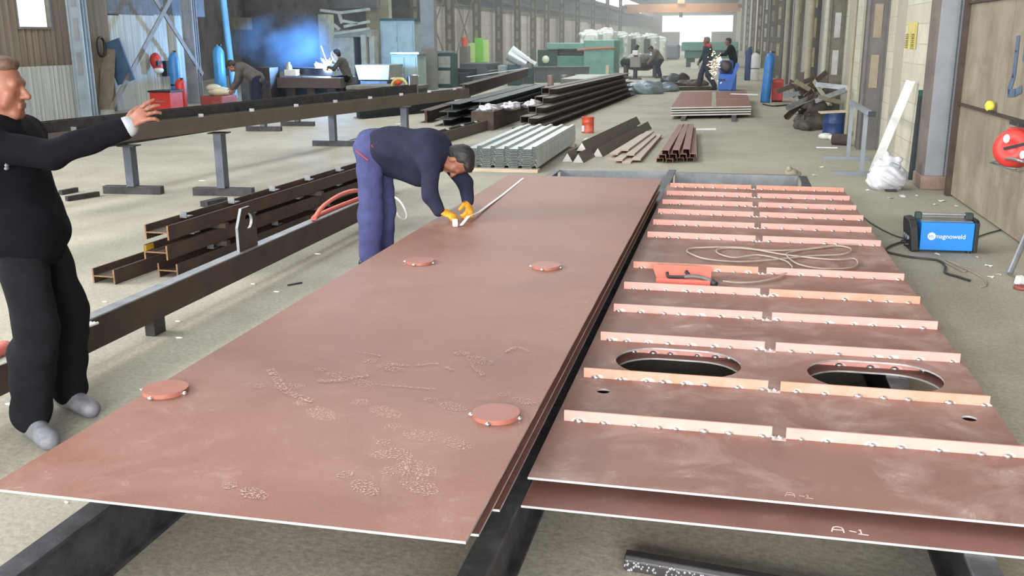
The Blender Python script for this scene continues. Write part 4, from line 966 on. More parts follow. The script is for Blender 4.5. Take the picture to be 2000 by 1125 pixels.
a = G(1578, 240); tag(MB().tube(smooth_path([(a.x+.15, a.y+.3, .5), (a.x+.02, a.y+.1, .42), (a.x-.03, a.y, .25), (a.x, a.y-.1, .1), (a.x+.06, a.y-.2, .03)], 5), .06).build('duct_hose', m_lightsteel), 'silvery bent duct hose hanging off the scrap heap', 'hose')
q = G(1627, 262); bd = thing('blue_drum', 'dark blue drum with a pale board on it between the scrap heap and the trestle', 'drum', (q.x, q.y, 0))
MB().lathe([(0, 0), (.19, 0), (.195, .02), (.19, .04), (.19, .2), (.196, .21), (.19, .22), (.19, .36), (.195, .38), (.18, .39), (0, .385)], (q.x, q.y, 0), 28).build('shell', M('navy_drum', (38, 62, 110), .45, .1), bd)
tag(MB().cbox((q.x-.02, q.y-.05, .405), (.5, .3, .025), Euler((0, R(-3), R(5)))).build('pale_board', m_timber), 'pale board lying on the dark blue drum', 'board')
q = G(1640, 285); tag(MB().cyl((q.x-.1, q.y+.2, .09), (q.x+.16, q.y+.1, .09), .09, n=16).build('brown_roll', M('brown_cloth', (72, 62, 58), .9)), 'dark brown roll on the floor behind the trestle', 'roll')
q = G(1612, 272); tag(MB().ell((q.x, q.y, .05), (.13, .12, .06), 9, 6).ell((q.x+.1, q.y-.1, .04), (.08, .07, .05), 7, 5).build('crumpled_bag', m_white), 'crumpled pale bag on the floor in front of the blue drum', 'bag')
q = G(1620, 289); tag(MB().box(q.x-.2, q.x+.12, q.y-.03, q.y+.03, 0, .012).build('white_strip', m_paper), 'white strip on the floor beside the foot of the trestle', 'strip')
# gas bottles and the red set
def bottle(x, y, r, h, mats, lab, lean=(0, 0), name='gas_cylinder', extra=None):
    t = thing(name, lab, 'gas cylinder', (x, y, 0)); A = Vector((lean[0], lean[1], 1)).normalized()
    MB().lathe([(0, 0), (r*.92, 0), (r, .03), (r, h*.82), (r*.92, h*.88), (r*.6, h*.94), (r*.28, h*.965)], (x, y, .0), 24, A).build('bottle', mats[0], t)
    MB().lathe([(0, h*.96), (r*.3, h*.96), (r*.3, h*.985), (r*.16, h*.99), (r*.16, h), (0, h)], (x, y, 0), 16, A).build('valve', m_lightsteel, t)
    p = Vector((x, y, 0))+A*(h*.98); MB().cyl(p, p+Vector((r*.8, -r*.3, 0)), r*.16, n=10).build('regulator', m_steel, t)
    if len(mats) > 1: MB().lathe([(r*1.01, h*.40), (r*1.01, h*.43)], (x, y, 0), 24, A).build('band', mats[1], t)
    return t
q = G(1494, 200); bottle(q.x, q.y, .13, 1.36, [m_cyl], 'tall blue gas cylinder leaning beside a red welding set at the brick wall', (.06, .05))
q = G(1472, 157); bottle(q.x, q.y, .2, 1.15, [m_white, m_black], 'white gas cylinder with a dark band far along the brick wall')
q = G(1460, 157); bottle(q.x, q.y, .14, 1.35, [M('navy_cylinder', (44, 62, 104), .5)], 'dark blue gas cylinder standing beside the white one')
q = G(1516, 199); rs = thing('welding_set', 'red upright welding set beside the leaning blue gas cylinder', 'welding set', (q.x, q.y, 0))
MB().box(q.x-.13, q.x+.16, q.y-.05, q.y+.5, .03, .6).build('casing', m_red, rs, .02); MB().box(q.x-.1, q.x+.12, q.y-.06, q.y-.05, .38, .52).build('front_panel', M('dark_red2', (150, 40, 36), .5), rs)
MB().cyl((q.x, q.y+.1, .6), (q.x, q.y+.1, .7), .05).build('wire_spool_cap', m_beige, rs)
for x in (-.1, .13): MB().cyl((q.x+x-.02, q.y+.05, .03), (q.x+x+.02, q.y+.05, .03), .03, n=12).build('wheel', m_rubber, rs)
cable([(1490, 203), (1510, 207), (1540, 205), (1558, 208)], .02, m_cabled, 'dark hose on the floor by the leaning blue gas cylinder', .02, 'hose')
# ------------------------------------------------------------------ far end of the hall
def farbox(s0, s1, z0, z1, t): return MB().add([H(s, t+d, z) for d in (0, .4) for s, z in ((s0, z0), (s1, z0), (s1, z1), (s0, z1))], [(0,1,2,3),(7,6,5,4),(1,5,6,2),(0,3,7,4),(3,2,6,7),(0,4,5,1)])
T_ = 210
def fx(px): return PY(px, 60, T_).x+T_*HA
def fz(py): return PY(1370, py, T_).z
mb = MB()
for a in (farbox(-17, fx(1293), 0, 9, T_), farbox(fx(1431), 3, 0, 9, T_), farbox(fx(1293), fx(1431), fz(30), 9, T_), farbox(fx(1293), fx(1328), 0, fz(62), T_), farbox(fx(1390), fx(1431), 0, fz(62), T_)):
    mb.add(a.v, a.f)
struct('wall_back', mb, M('far_wall', (176, 172, 166), .8, 0, .06, .3), shift=False)
# left side: brick bays, gallery, crane rail, clerestory
SL = -14.9
quadwall('wall_left', H(SL, 212), H(SL, 50), 0, 3.5, .3, m_brick2)
quadwall('wall_left', H(SL-.1, 212), H(SL-.1, 50), 3.5, 5.9, .3, M('gallery_dark', (78, 82, 86), .7, 0, .15, .4))
quadwall('wall_left', H(SL-.1, 212), H(SL-.1, 50), 7.6, 9, .3, m_dark)
struct('trim_1', MB().bar(H(SL+.15, 50, 5.6), H(SL+.15, 210, 5.6), .3, .5), M('crane_rail_steel', (70, 72, 74), .6, .2, .1, .5), shift=False)
struct('trim_2', MB().bar(H(SL+.2, 46, 4.1), H(SL+.2, 210, 4.1), .05, .05).bar(H(SL+.2, 46, 3.55), H(SL+.2, 210, 3.55), .06, .08), m_col, shift=False)
for i, t in enumerate((40, 46, 52, 58, 64, 70, 76, 82, 90, 100, 112, 126, 142)):
    hcol(SL+.45, t, .42, m_col, f'{ordw[i]} laced steel column of the side aisle, counting from the pale teal cabinets', flange=.34, web=m_beige, group='columns of the side aisle')
# cross bracing between the first two columns
def xb(a, b, c, d, lab, mat=m_col, w=.12):
    t = thing('cross_brace', lab, 'brace', (Vector(a)+Vector(c))/2)
    MB().bar(a, b, .03, w).build('diagonal', mat, t); MB().bar(c, d, .03, w).build('diagonal', mat, t); return t
xb(H(SL+.4, 46.4, 4.6), H(SL+.4, 51.8, .2), H(SL+.45, 46.4, .2), H(SL+.45, 51.8, 4.6), 'crossed steel bracing between two columns above the grey cabinet')
xb(H(SL+.4, 52.4, 4.6), H(SL+.4, 57.8, .2), H(SL+.45, 52.4, .2), H(SL+.45, 57.8, 4.6), 'crossed steel bracing in front of the bright green sheet')
# crane
cr = thing('overhead_crane', 'orange overhead crane spanning the far end of the hall', 'crane', H(-6, 150, 5.2))
MB().box(H(SL+.2, 150).x, H(SR-.2, 150).x, 149.4, 150.6, 5.3, 6.5).build('bridge_girder', M('crane_orange', (222, 150, 84), .5, 0, .06, .4), cr)
MB().box(-8.9, -7.9, 148.8, 150.8, 6.5, 7.2).build('trolley', M('crane_yellow', (214, 180, 130), .5), cr)
MB().cyl((-8.4, 149.5, 4.6), (-8.4, 149.5, 5.3), .25).build('hook_block', m_steel, cr)
for x in (H(SL+.3, 150).x, H(SR-.3, 150).x): MB().box(x-.3, x+.3, 148.5, 151.5, 5.88, 6.3).build('end_carriage', m_steel, cr)
# roof bands with open glazing slots between
mb = MB()
for s0, s1 in ((-15.4, -10.4), (-9.6, -9.0), (-5.4, -4.4), (-1.0, 3.0)):
    mb.add([H(s, t, z) for z in (8.6, 8.7) for s, t in ((s0, -2), (s1, -2), (s1, 212), (s0, 212))], [(3,2,1,0),(4,5,6,7),(0,1,5,4),(1,2,6,5),(2,3,7,6),(3,0,4,7)])
for t in range(30, 212, 6):
    mb.add([H(s, tt, z) for z in (8.3, 8.6) for s, tt in ((-15.3, t), (2.9, t), (2.9, t+.25), (-15.3, t+.25))], [(3,2,1,0),(4,5,6,7),(0,1,5,4),(1,2,6,5),(2,3,7,6),(3,0,4,7)])
struct('ceiling', mb, M('dark_roof', (66, 66, 68), .8), shift=False)
# ---- side shed behind the left columns
quadwall('wall_shed_back', (-27, 52, 0), (-20.2, 32, 0), 0, 6.2, .3, m_dark)
quadwall('wall_shed_side', (-20.2, 32, 0), (-15.7, 21.9, 0), 0, 6.2, .2, m_dark)
quadwall('wall_shed_end', H(-26, 51), H(-15.1, 50.3), 0, 6.2, .2, m_dark)
struct('ceiling_shed', MB().add([H(s, t, z) for z in (6.2, 6.3) for s, t in ((-19, 31), (-15.2, 22), (-15.2, 52), (-23, 52))], [(3,2,1,0),(4,5,6,7),(0,1,5,4),(1,2,6,5),(2,3,7,6),(3,0,4,7)]), m_dark, shift=False)
# near stretch: stained sheet wall with a window, light sheets below
SN = -15.0
def corr(a, b, z0, z1, pitch=.2, amp=.03):
    a, b = Vector(a), Vector(b); n = int((b-a).length/pitch*4); d = (b-a).normalized(); nn = Vector((-d.y, d.x, 0)); vs = []; fs = []
    for i in range(n+1):
        o = amp*(0, 1, 0, -1)[i % 4]; p = a+(b-a)*(i/n)+nn*o
        vs += [(p.x, p.y, z0), (p.x, p.y, z1), (p.x-nn.x*.006, p.y-nn.y*.006, z0), (p.x-nn.x*.006, p.y-nn.y*.006, z1)]
    for i in range(n):
        q = 4*i; fs += [(q, q+1, q+5, q+4), (q+2, q+6, q+7, q+3), (q+1, q+3, q+7, q+5), (q, q+4, q+6, q+2)]
    return MB().add(vs, fs+[(0, 2, 3, 1), (4*n, 4*n+1, 4*n+3, 4*n+2)])
w0, w1 = PX(34, 52, SN), PX(96, 52, SN); wt = w0.z
for nm, a, b, z0, z1 in (('wall_left_sheet', (SN, w0.y), (SN, 8), .0, 6.2), ('wall_left_sheet', (SN, 21.6), (SN, w1.y), .0, 6.2), ('wall_left_sheet', (SN, w1.y), (SN, w0.y), 0, wt), ('wall_left_sheet', (SN, w1.y), (SN, w0.y), wt+1.2, 6.2)):
    struct(nm, corr((*a, 0), (*b, 0), z0, z1), m_corrb, shift=False)
wf = MB()
for (y0, y1, z0, z1) in ((w0.y-.04, w1.y+.04, wt-.05, wt), (w0.y-.04, w0.y, wt, wt+1.2), (w1.y, w1.y+.04, wt, wt+1.2)): wf.box(SN-.05, SN+.06, y0, y1, z0, z1)
struct('window_1', wf, m_col, shift=False)
def onp(px, py, s): return PX(px, py, s)
def sheetpanel(px0, px1, yb, yt, s, mat, lab, name='corrugated_sheet', cat='metal sheet', foot=True):
    a, b = PX(px0, yb, s), PX(px1, yb, s); zt = PX((px0+px1)/2, yt, s).z; zb = max(0.0, (a.z+b.z)/2) if not foot else 0.0
    return tag(corr((s, b.y, 0), (s, a.y, 0), zb, zt, .14, .02).build(name, mat), lab, cat)
sheetpanel(36, 186, 232, 128, -14.7, m_corr, 'long pale corrugated sheet standing against the stained wall behind the standing man')
m_corr2 = corr_mat('pale_shed_sheet', (150, 152, 142), (196, 200, 196))
for i, (a, b, lab) in enumerate(((190, 252, 'pale corrugated shed sheet with a leaning brown board, beside the painted column'), (252, 318, 'pale corrugated shed sheet behind the crossed bracing, middle of three'), (318, 392, 'pale corrugated shed sheet behind the blue gas cylinder, lit blue by the arc'))):
    sheetpanel(a, b, 205, 30, -15.1, m_corr2, lab)
sheetpanel(190, 400, 30, -60, -15.12, M('shed_header', (104, 108, 112), .7), 'grey header sheet above the pale shed sheets', foot=False)
def col2(px, s, lab, mat=m_colg, w=.3, ht=6):
    p = PX(px, 150, s); return hcol(s+p.y*HA, p.y, w, mat, lab, ht=ht, flange=.25)
col2(177, -14.5, 'light blue-grey painted column at the end of the stained sheet wall', M('pale_blue_column', (150, 164, 172), .5, 0, .1, 3))
col2(388, -14.6, 'pale column between the shed sheets and the dark smoky bay')
a, b, c_, d_ = PX(213, 222, -14.4), PX(335, -6, -14.4), PX(396, 146, -14.45), PX(300, -6, -14.45)
xb(a, b, c_, d_, 'large crossed bracing bars in front of the pale shed sheets', M('brace_brown', (120, 112, 102), .6, .1), .13)
# ------------------------------------------------------------------ things in the shed and along the far aisle
def pb(px0, px1, py0, py1, Y, dep, z0=None):
    """box spec from where its front face stands: x0, x1, y0, y1, z0, z1"""
    a, b = PY(px0, (py0+py1)/2, Y), PY(px1, (py0+py1)/2, Y); zt = PY((px0+px1)/2, py0, Y).z; zb = PY((px0+px1)/2, py1, Y).z
    return (a.x, b.x, Y, Y+dep, zb if z0 is None else z0, zt)
def pbox(px0, px1, py0, py1, Y, dep, z0=None, mb=None): return (mb or MB()).box(*pb(px0, px1, py0, py1, Y, dep, z0))
# cylinders and helmet by the pale sheets
q = PX(342, 150, -13.9); y_ = q.y
zt = PX(342, 98, -13.9).z
bottle(-13.9, y_, .13, zt, [m_cyl, m_black], 'blue gas cylinder behind the red one beside the pale shed sheets')
zt2 = PX(342, 153, -13.6).z; bottle(-13.62, y_-.25, .13, zt2, [m_red], 'red gas cylinder in front of a blue one beside the pale shed sheets')
p = PX(322, 215, -13.5); zt = PX(322, 176, -13.5).z
rb = thing('toolbox', 'red metal cabinet with black lid edge beside the red gas cylinder', 'cabinet', (-13.5, p.y, 0))
MB().box(-13.75, -13.2, p.y-.2, p.y+.35, 0, zt-.04).build('body', m_red, rb, .01); MB().box(-13.78, -13.17, p.y-.23, p.y+.38, zt-.04, zt).build('lid', m_black, rb, .005)
MB().box(-13.6, -13.35, p.y-.215, p.y-.2, zt*.5, zt*.54).build('drawer_pull', m_lightsteel, rb)
p = PX(304, 122, -14.9)
hl = thing('welding_helmet', 'white and red welding helmet hung on the pale shed sheets', 'helmet', p)
skin('shell', [elp((.0, 0, .05), (.15, .14, .2), None, .03), elp((.06, 0, -.1), (.13, .12, .15), None, .05)], .02, m_red, hl)
MB().cbox(p+Vector((.14, -.06, -.02)), (.06, .22, .12)).build('visor', m_black, hl); skin('chin_guard', [elp((.08, -.02, -.2), (.13, .13, .09), None, .02)], .02, m_white, hl)
p = PX(330, 130, -14.9); tag(MB().box(-15.0, -14.85, p.y-.2, p.y+.15, p.z-.25, p.z+.15).build('hung_bag', m_black), 'black bag hanging beside the welding helmet on the shed sheets', 'bag')
p = PX(196, 90, -14.85); tag(MB().tube(smooth_path([p+Vector((.02, 0, .2)), p+Vector((.02, .12, .1)), p+Vector((.02, .1, -.2)), p+Vector((.02, -.1, -.2)), p+Vector((.02, -.12, .1))], 6, True), .03, 8, True).build('hose_coil', m_black), 'black hose coil hung on the shed sheet next to the painted column', 'hose')
a, b = PX(216, 80, -14.8), PX(236, 145, -14.5); tag(MB().bar(b+Vector((0, .2, -.2)), a, .05, .5, up=(1, 0, 0)).build('blue_board', M('dull_blue_board', (70, 92, 120), .6)), 'dull blue board leaning on the pale shed sheet', 'board')
tag(MB().bar((-14.6, PX(205, 215, -14.6).y, 0), PX(213, 85, -14.9), .04, .35, up=(1, 0, 0)).build('brown_board', M('brown_board', (128, 116, 100), .7)), 'brown board leaning between the painted column and the blue board', 'board')
q = PX(210, 218, -14.3); tag(MB().box(q.x-.12, q.x+.12, q.y-.1, q.y+.1, 0, .14).build('tin', M('tin_grey', (150, 150, 146), .5)), 'small box with an orange top at the foot of the brace', 'tin')
# bay contents: blue pole, pale-blue cylinder, crate, crouching worker, dark blocks
q = PY(455, 150, 27); tp = PY(440, -20, 27); tag(MB().cyl((q.x, 27, 0), (tp.x-.2, 27, 5), .1, n=14).build('painted_pole', M('sky_blue_pole', (110, 160, 190), .5, 0, .1, 3)), 'slender light blue pole rising in front of the smoky bay', 'pole')
b_ = pb(413, 437, 86, 175, 25.5, .4); bottle((b_[0]+b_[1])/2, 25.6, .16, b_[5], [M('light_blue_cylinder', (72, 140, 182), .4, 0, .1, 3)], 'light blue gas cylinder with a pale cap beside the blue pole')
cr_ = thing('crate', 'low red crate topped with pale bags behind the raised girders', 'crate', (pb(392, 432, 180, 205, 23, 1)[0], 23, 0))
pbox(392, 434, 188, 215, 23, .8, 0).build('box', M('rust_red_crate', (140, 66, 56), .6), cr_, .02)
skin_o = pb(392, 434, 172, 188, 23, .7)
tag(MB().ell(((skin_o[0]+skin_o[1])/2, 23.4, skin_o[4]+.1), (.3, .3, .13), 12, 8).ell(((skin_o[0]+skin_o[1])/2-.1, 23.3, skin_o[4]+.2), (.2, .2, .1), 10, 6).build('cream_bag', M('cream_bag', (190, 182, 156), .8)), 'cream bag resting on the low red crate', 'bag')
for i, (x0, x1, y0, y1, Y, d, m, lab) in enumerate(((500, 528, 132, 195, 24.6, .6, m_steel, 'wide dark steel block standing at the end of the welding bench'), (470, 486, 140, 195, 24.4, .5, M('slate_block', (72, 74, 78), .6), 'slate grey narrow block standing between the blue pole and the welding bench'))):
    o = pbox(x0, x1, y0, y1, Y, d, 0).build('steel_block', m, None, .01); tag(o, lab, 'block')
bn = thing('welding_bench', 'long brown steel bench in the bay under the welding arc', 'bench', (PY(560, 170, 25).x, 25, 0))
pbox(525, 665, 152, 172, 25, 1.2).build('bench_top', M('brown_bench', (84, 74, 70), .6, .2), bn)
for x in (530, 562, 600, 640): pbox(x, x+16, 172, 205, 25.1, .9, 0).build('leg', m_steel, bn)
a, b = PY(572, 138, 25.6), PY(650, 141, 25.6); tag(MB().ext(Isec(.25, .2, .02, .02), (a.x, 25.6, a.z), (b.x, 25.6, b.z)).build('workpiece', M('blueish_work', (62, 70, 88), .4, .4)), 'steel beam on the bench being welded under the bright arc', 'steel section')
tag(pbox(555, 578, 136, 148, 25.2, .25).build('white_block', m_white, None, .01), 'white block on the bench at the end of the welded beam', 'block')
tag(MB().lathe([(0, 0), (.09, 0), (.09, .1), (.05, .14), (.05, .2), (0, .2)], (PY(563, 136, 25.3).x, 25.33, PY(563, 136, 25.3).z), 16).build('clamp_stop', m_beige), 'beige round stop standing on the white block', 'clamp')
# arc, sparks and its smoke
AR = PY(640, 133, 25.55)
fl = thing('welding_arc', 'dazzling white welding arc burning on the beam in the smoky bay', 'welding arc', AR)
mb = MB().ell(AR, (.13, .1, .1), 14, 10)
for i in range(34):
    a = rnd.uniform(R(60), R(215)); l = rnd.uniform(.15, .42); d = Vector((math.cos(a), rnd.uniform(-.3, .1), abs(math.sin(a))*.8-.1)); mb.cyl(AR, AR+d*l, .03, .004, n=6)
mb.build('arc_flash', emit('arc_light', (.8, .92, 1), 60), fl)  # glare around the arc is built into the mesh as glowing spikes
ls = bpy.data.lights.new('arc_lamp', 'POINT'); ls.energy = 900; ls.color = (.22, .5, 1.0); ls.shadow_soft_size = .12
lo = bpy.data.objects.new('arc_lamp', ls); lo.location = AR+Vector((-.05, .18, .2)); COL.objects.link(lo)
tag(MB().bar(AR+Vector((.05, -.1, .1)), AR+Vector((-.12, -.1, .6)), .018, .018).build('electrode_rod', emit('glowing_rod', (.8, .9, 1), 3)), 'glowing white rod rising from the welding arc', 'rod')
sm = MB().ell((PY(545, 85, 26.6).x, 27.2, PY(545, 85, 26.6).z), (1.9, 1.3, .95), 24, 16).build('smoke', m_dark)
def smoke_mat(name, dens, color, scale, anis=0.0):
    m = bpy.data.materials.new(name); m.use_nodes = True; t = m.node_tree; t.nodes.remove(t.nodes['Principled BSDF']); out = t.nodes['Material Output']
    v = t.nodes.new('ShaderNodeVolumePrincipled'); v.inputs['Color'].default_value = (*color, 1); v.inputs['Anisotropy'].default_value = anis
    tc = t.nodes.new('ShaderNodeTexCoord'); nz = t.nodes.new('ShaderNodeTexNoise'); nz.inputs['Scale'].default_value = scale; nz.inputs['Detail'].default_value = 3
    t.links.new(tc.outputs['Object'], nz.inputs['Vector']); mr = t.nodes.new('ShaderNodeMapRange'); mr.inputs[1].default_value = .38; mr.inputs[2].default_value = .68; mr.inputs[3].default_value = 0; mr.inputs[4].default_value = dens
    t.links.new(nz.outputs['Fac'], mr.inputs[0])
    g = t.nodes.new('ShaderNodeVectorMath'); g.operation = 'SUBTRACT'; g.inputs[1].default_value = (.5, .5, .5); t.links.new(tc.outputs['Generated'], g.inputs[0])
    ln = t.nodes.new('ShaderNodeVectorMath'); ln.operation = 'LENGTH'; t.links.new(g.outputs[0], ln.inputs[0])
    fo = t.nodes.new('ShaderNodeMapRange'); fo.inputs[1].default_value = .5; fo.inputs[2].default_value = .12; fo.inputs[3].default_value = 0; fo.inputs[4].default_value = 1; t.links.new(ln.outputs['Value'], fo.inputs[0])
    mu = t.nodes.new('ShaderNodeMath'); mu.operation = 'MULTIPLY'; t.links.new(mr.outputs[0], mu.inputs[0]); t.links.new(fo.outputs[0], mu.inputs[1])
    t.links.new(mu.outputs[0], v.inputs['Density']); t.links.new(v.outputs['Volume'], out.inputs['Volume']); return m
sm.data.materials.clear(); sm.data.materials.append(smoke_mat('welding_smoke', 1.1, (.3, .6, 1.0), .9)); tag(sm, 'blue welding smoke drifting away from the bright arc', 'smoke', None, 'stuff')
# shed backs: patches of beige and grey cladding, dark openings
for i, (x0, x1, y0, y1, Y, m, lab) in enumerate(((452, 482, 34, 58, 43.2, m_beige, 'beige panel hanging in the dark bay behind the blue pole'), (515, 565, 18, 44, 50.5, M('blue_grey_panel', (128, 140, 160), .7), 'blue-grey panel behind the drifting smoke'), (572, 594, 25, 55, 50.45, m_beige, 'beige panel behind the drifting smoke, nearer the beige machines'), (622, 642, 28, 72, 34, M('khaki_panel', (160, 160, 136), .7), 'khaki upright panel at the side of the beige machinery'), (500, 640, -6, 16, 50.45, M('grey_band', (112, 112, 112), .8), 'grey cladding band high at the back of the smoky bay'))):
    o = pbox(x0, x1, y0, y1, Y, .5, 0 if i == 3 else None).build('panel', m, None); tag(o, lab, 'panel')
    if i not in (3,): 
        pass
# grey beige machinery
mc = thing('machine_tool', 'old beige-grey machine tool with open frame shelves beside the bright arc', 'machine', (PY(690, 150, 32).x, 32, 0))
pbox(652, 692, 72, 175, 32, 1.2, 0).build('column_body', m_beige, mc, .04); pbox(690, 700, 74, 175, 32.1, 1, 0).build('dark_slot', m_black, mc)
pbox(706, 716, 68, 175, 31.9, .3, 0).build('upright', m_beige, mc); pbox(722, 732, 70, 175, 32.1, .4, 0).build('upright', m_beige, mc)
for (a, b) in (((626, 20), (665, 25)), ((665, 25), (722, 18)), ((665, 40), (700, 46)), ((672, 52), (722, 42)), ((652, 66), (722, 56)), ((662, 25), (668, 46)), ((652, 48), (664, 58))):
    p0, p1 = PY(*a, 31.8), PY(*b, 31.8); MB().bar(p0, p1, .1, .09).build('frame_bar', m_beige, mc)
pbox(652, 725, 58, 72, 32, .8).build('table', M('beige_table', (140, 136, 116), .6), mc)
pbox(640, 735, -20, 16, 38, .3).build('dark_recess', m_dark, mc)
q = thing('box_bin', 'grey sheet-metal bin with slanted side beside the bright arc', 'bin', (PY(728, 150, 27).x, 27, 0))
b_ = pb(700, 758, 127, 156, 27, 1)
MB().ext([(b_[0]-b_[1], b_[4]), (0, b_[4]), (.05, b_[5]), (b_[0]-b_[1]-.1, b_[5])], (b_[1], 27, 0), (b_[1], 28.2, 0)).build('body', M('bin_grey', (140, 142, 132), .6, .1, .08), q, .01)
pbox(705, 757, 156, 205, 27.1, 1, 0).build('base', m_steel, q)
# pale column and teal cabinets
o = pbox(716, 760, -40, 165, 38.5, .4, 0).build('pale_pier', m_beige); tag(o, 'wide pale beige pier between the machine tool and the teal cabinets', 'pier', None, 'thing')
for (x0, x1, y0, y1, Y, lab) in ((743, 810, 36, 118, 33, 'tall pale teal cabinet with a dark top edge, upper and farther of two'), (764, 816, 102, 172, 30, 'lower pale teal cabinet with a bright top edge in front of the taller one')):
    t = thing('metal_cabinet', lab, 'cabinet', (PY((x0+x1)/2, 120, Y).x, Y, 0))
    pbox(x0, x1, y0+4, y1, Y, .9, 0).build('body', m_gteal, t, .02); pbox(x0-2, x1+2, y0, y0+4, Y-.05, 1, None).build('top_edge', m_teald if Y == 33 else m_lightsteel, t)
    pbox(x0+4, (x0+x1)/2-.7, y0+9, y1-6, Y-.03, .03).build('door', m_gteal, t, .005); pbox((x0+x1)/2+.7, x1-4, y0+9, y1-6, Y-.03, .03).build('door', m_gteal, t, .005)
    pbox((x0+x1)/2-3, (x0+x1)/2-2, (y0+y1)/2-5, (y0+y1)/2+5, Y-.07, .04).build('handle', m_lightsteel, t)
o = pbox(822, 848, -30, 172, 32.5, .35, 0).build('grey_pier', M('grey_pier', (118, 118, 110), .7, 0, .12, 2)); tag(o, 'grey upright column standing between the teal cabinet and the small dark cabinet', 'pier', None, 'thing')
t = thing('metal_cabinet', 'small dark-framed cabinet with two pale panels in front of the crossed bracing', 'cabinet', (PY(865, 150, 34).x, 34, 0))
pbox(848, 884, 104, 172, 34, .7, 0).build('frame', m_teald, t, .01); pbox(856, 879, 110, 132, 33.95, .05).build('upper_door', M('pale_door', (150, 154, 148), .6), t); pbox(856, 879, 138, 164, 33.95, .05).build('lower_door', M('pale_door', (150, 154, 148), .6), t)
tag(pbox(848, 882, 100, 103, 34, .6).build('plate_on_top', m_lightsteel), 'bright scrap plate lying on the small dark-framed cabinet', 'plate')
for i, (x0, x1, y0, y1, Y) in enumerate(((878, 915, 143, 172, 35), (884, 924, 134, 150, 35.5), (898, 950, 124, 140, 36), (905, 958, 138, 152, 36), (912, 960, 150, 166, 35.6))):
    p0 = PY(x0, y1, Y); b_ = pb(x0, x1, y0, y1, Y, 2.2, 0 if y1 > 150 else None)
    o = MB().box(*b_).build('folded_sheet', (M('near_black_sheet', (48, 52, 56), .5, .3), M('slate_sheet', (84, 90, 92), .5, .3))[i > 1], None, .02); tag(o, f"{('dark','dark upper','topmost slate grey','middle slate grey','lowest slate grey')[i]} folded sheet in the heap below the bright green sheet", 'metal sheet')
for i, (x0, x1, y0, y1) in enumerate(((916, 927, 84, 125), (927, 943, 74, 106), (943, 954, 78, 112))):
    o = pbox(x0, x1, y0, y1, 44+.3*i, .08, 0).build('green_sheet', M('lime_sheet%d' % (i % 2), ((186, 214, 140), (120, 190, 76))[i % 2], .6, 0, .08, 2)); tag(o, ('pale lime sheet panel behind the bracing, nearest the red tin', 'taller lime sheet panel behind the bracing', 'bright green sheet panel beside the whitewashed bay')[i], 'panel')
b_ = pb(898, 913, 90, 160, 40, .5); tag(MB().box(b_[0], b_[1], 40, 40.5, 0, b_[5]).build('bench_block', m_col, None, .01), 'grey block carrying the red tin beside the column', 'block')
b_ = pb(899, 911, 73, 89, 40, .4); tag(MB().cyl(((b_[0]+b_[1])/2, 40.2, pb(898, 913, 90, 160, 40, .5)[5]), ((b_[0]+b_[1])/2, 40.2, b_[5]), .13, n=16).build('red_tin', M('coral_tin', (204, 92, 74), .5)), 'coral red tin standing on a grey block beside the column', 'tin')
# tarpaulined silver thing, blue bits on the bench
t = thing('duct_section', 'silvery round-ended duct with a white rail lying above the raised beam', 'duct', PY(1010, 115, 36))
a, b = PY(996, 104, 36), PY(1030, 124, 36); MB().cyl(a, b, .3, .22, n=20).build('tube', m_zinc, t); MB().bar(PY(1002, 98, 35.8), PY(1047, 125, 35.8), .12, .1).build('rail', m_white, t); MB().cbox(PY(1030, 128, 36), (.4, .4, .2)).build('clamp', m_col, t)
MB().box(a.x-.1, b.x+.2, 36, 36.3, 0, b.z-.15).build('support', m_teald, t)
tag(pbox(985, 1010, 126, 138, 37.5, .8, 0).build('blue_bin', M('petrol_blue', (52, 84, 100), .5), None, .02), 'petrol blue bin under the silvery duct', 'bin')
tag(pbox(972, 988, 128, 145, 37.2, .5, 0).build('green_bin', m_gteal, None, .02), 'pale green bin beside the petrol blue bin', 'bin')
c = PY(776, 154, 24)-Vector((0, 0, .06)); tag(MB().ell((c.x, 24, c.z), (.14, .12, .1), 10, 8).build('orange_bag', M('orange_cloth', (226, 92, 48), .7)), 'bright orange bundle behind the raised girder in front of the teal cabinet', 'bundle')
c2 = PY(776, 149, 24.1)-Vector((0, 0, .07)); tag(MB().ell((c2.x-.05, 24.25, c2.z), (.2, .1, .04), 10, 6).build('white_rag', m_paper), 'white rag draped over the orange bundle', 'rag')
c = PY(803, 156, 24); tag(MB().ell((c.x, 24, c.z), (.13, .12, .13), 12, 8).build('blue_bag', M('royal_blue_cloth', (36, 82, 170), .6)), 'royal blue bundle behind the raised girder', 'bundle')
c2 = PY(806, 149, 24.1); tag(MB().ell((c2.x, 24.2, c2.z), (.14, .09, .04), 10, 6).build('white_rag', m_paper), 'white rag draped over the royal blue bundle', 'rag')
c = PY(780, 164, 23.6); tag(MB().tube([c+Vector((.2*math.cos(R(a)), 0, .18*math.sin(R(a))-.05)) for a in range(0, 181, 15)], .035).build('yellow_hose', M('straw_hose', (190, 184, 116), .6)), 'straw yellow hose arching behind the raised girder', 'hose')
bt = thing('work_table', 'long grey work table behind the raised girders, carrying the orange and blue bundles', 'table', (PY(770, 165, 24).x, 24, 0))
zt = PY(780, 163, 24).z-.05
MB().box(PY(690, 165, 24).x, PY(822, 165, 24).x, 23.5, 24.8, zt-.08, zt).build('table_top', m_col, bt)
for x in (700, 745, 790, 815): MB().box(PY(x, 165, 24).x-.08, PY(x, 165, 24).x+.08, 23.7, 24.6, 0, zt-.08).build('leg', m_steel, bt)
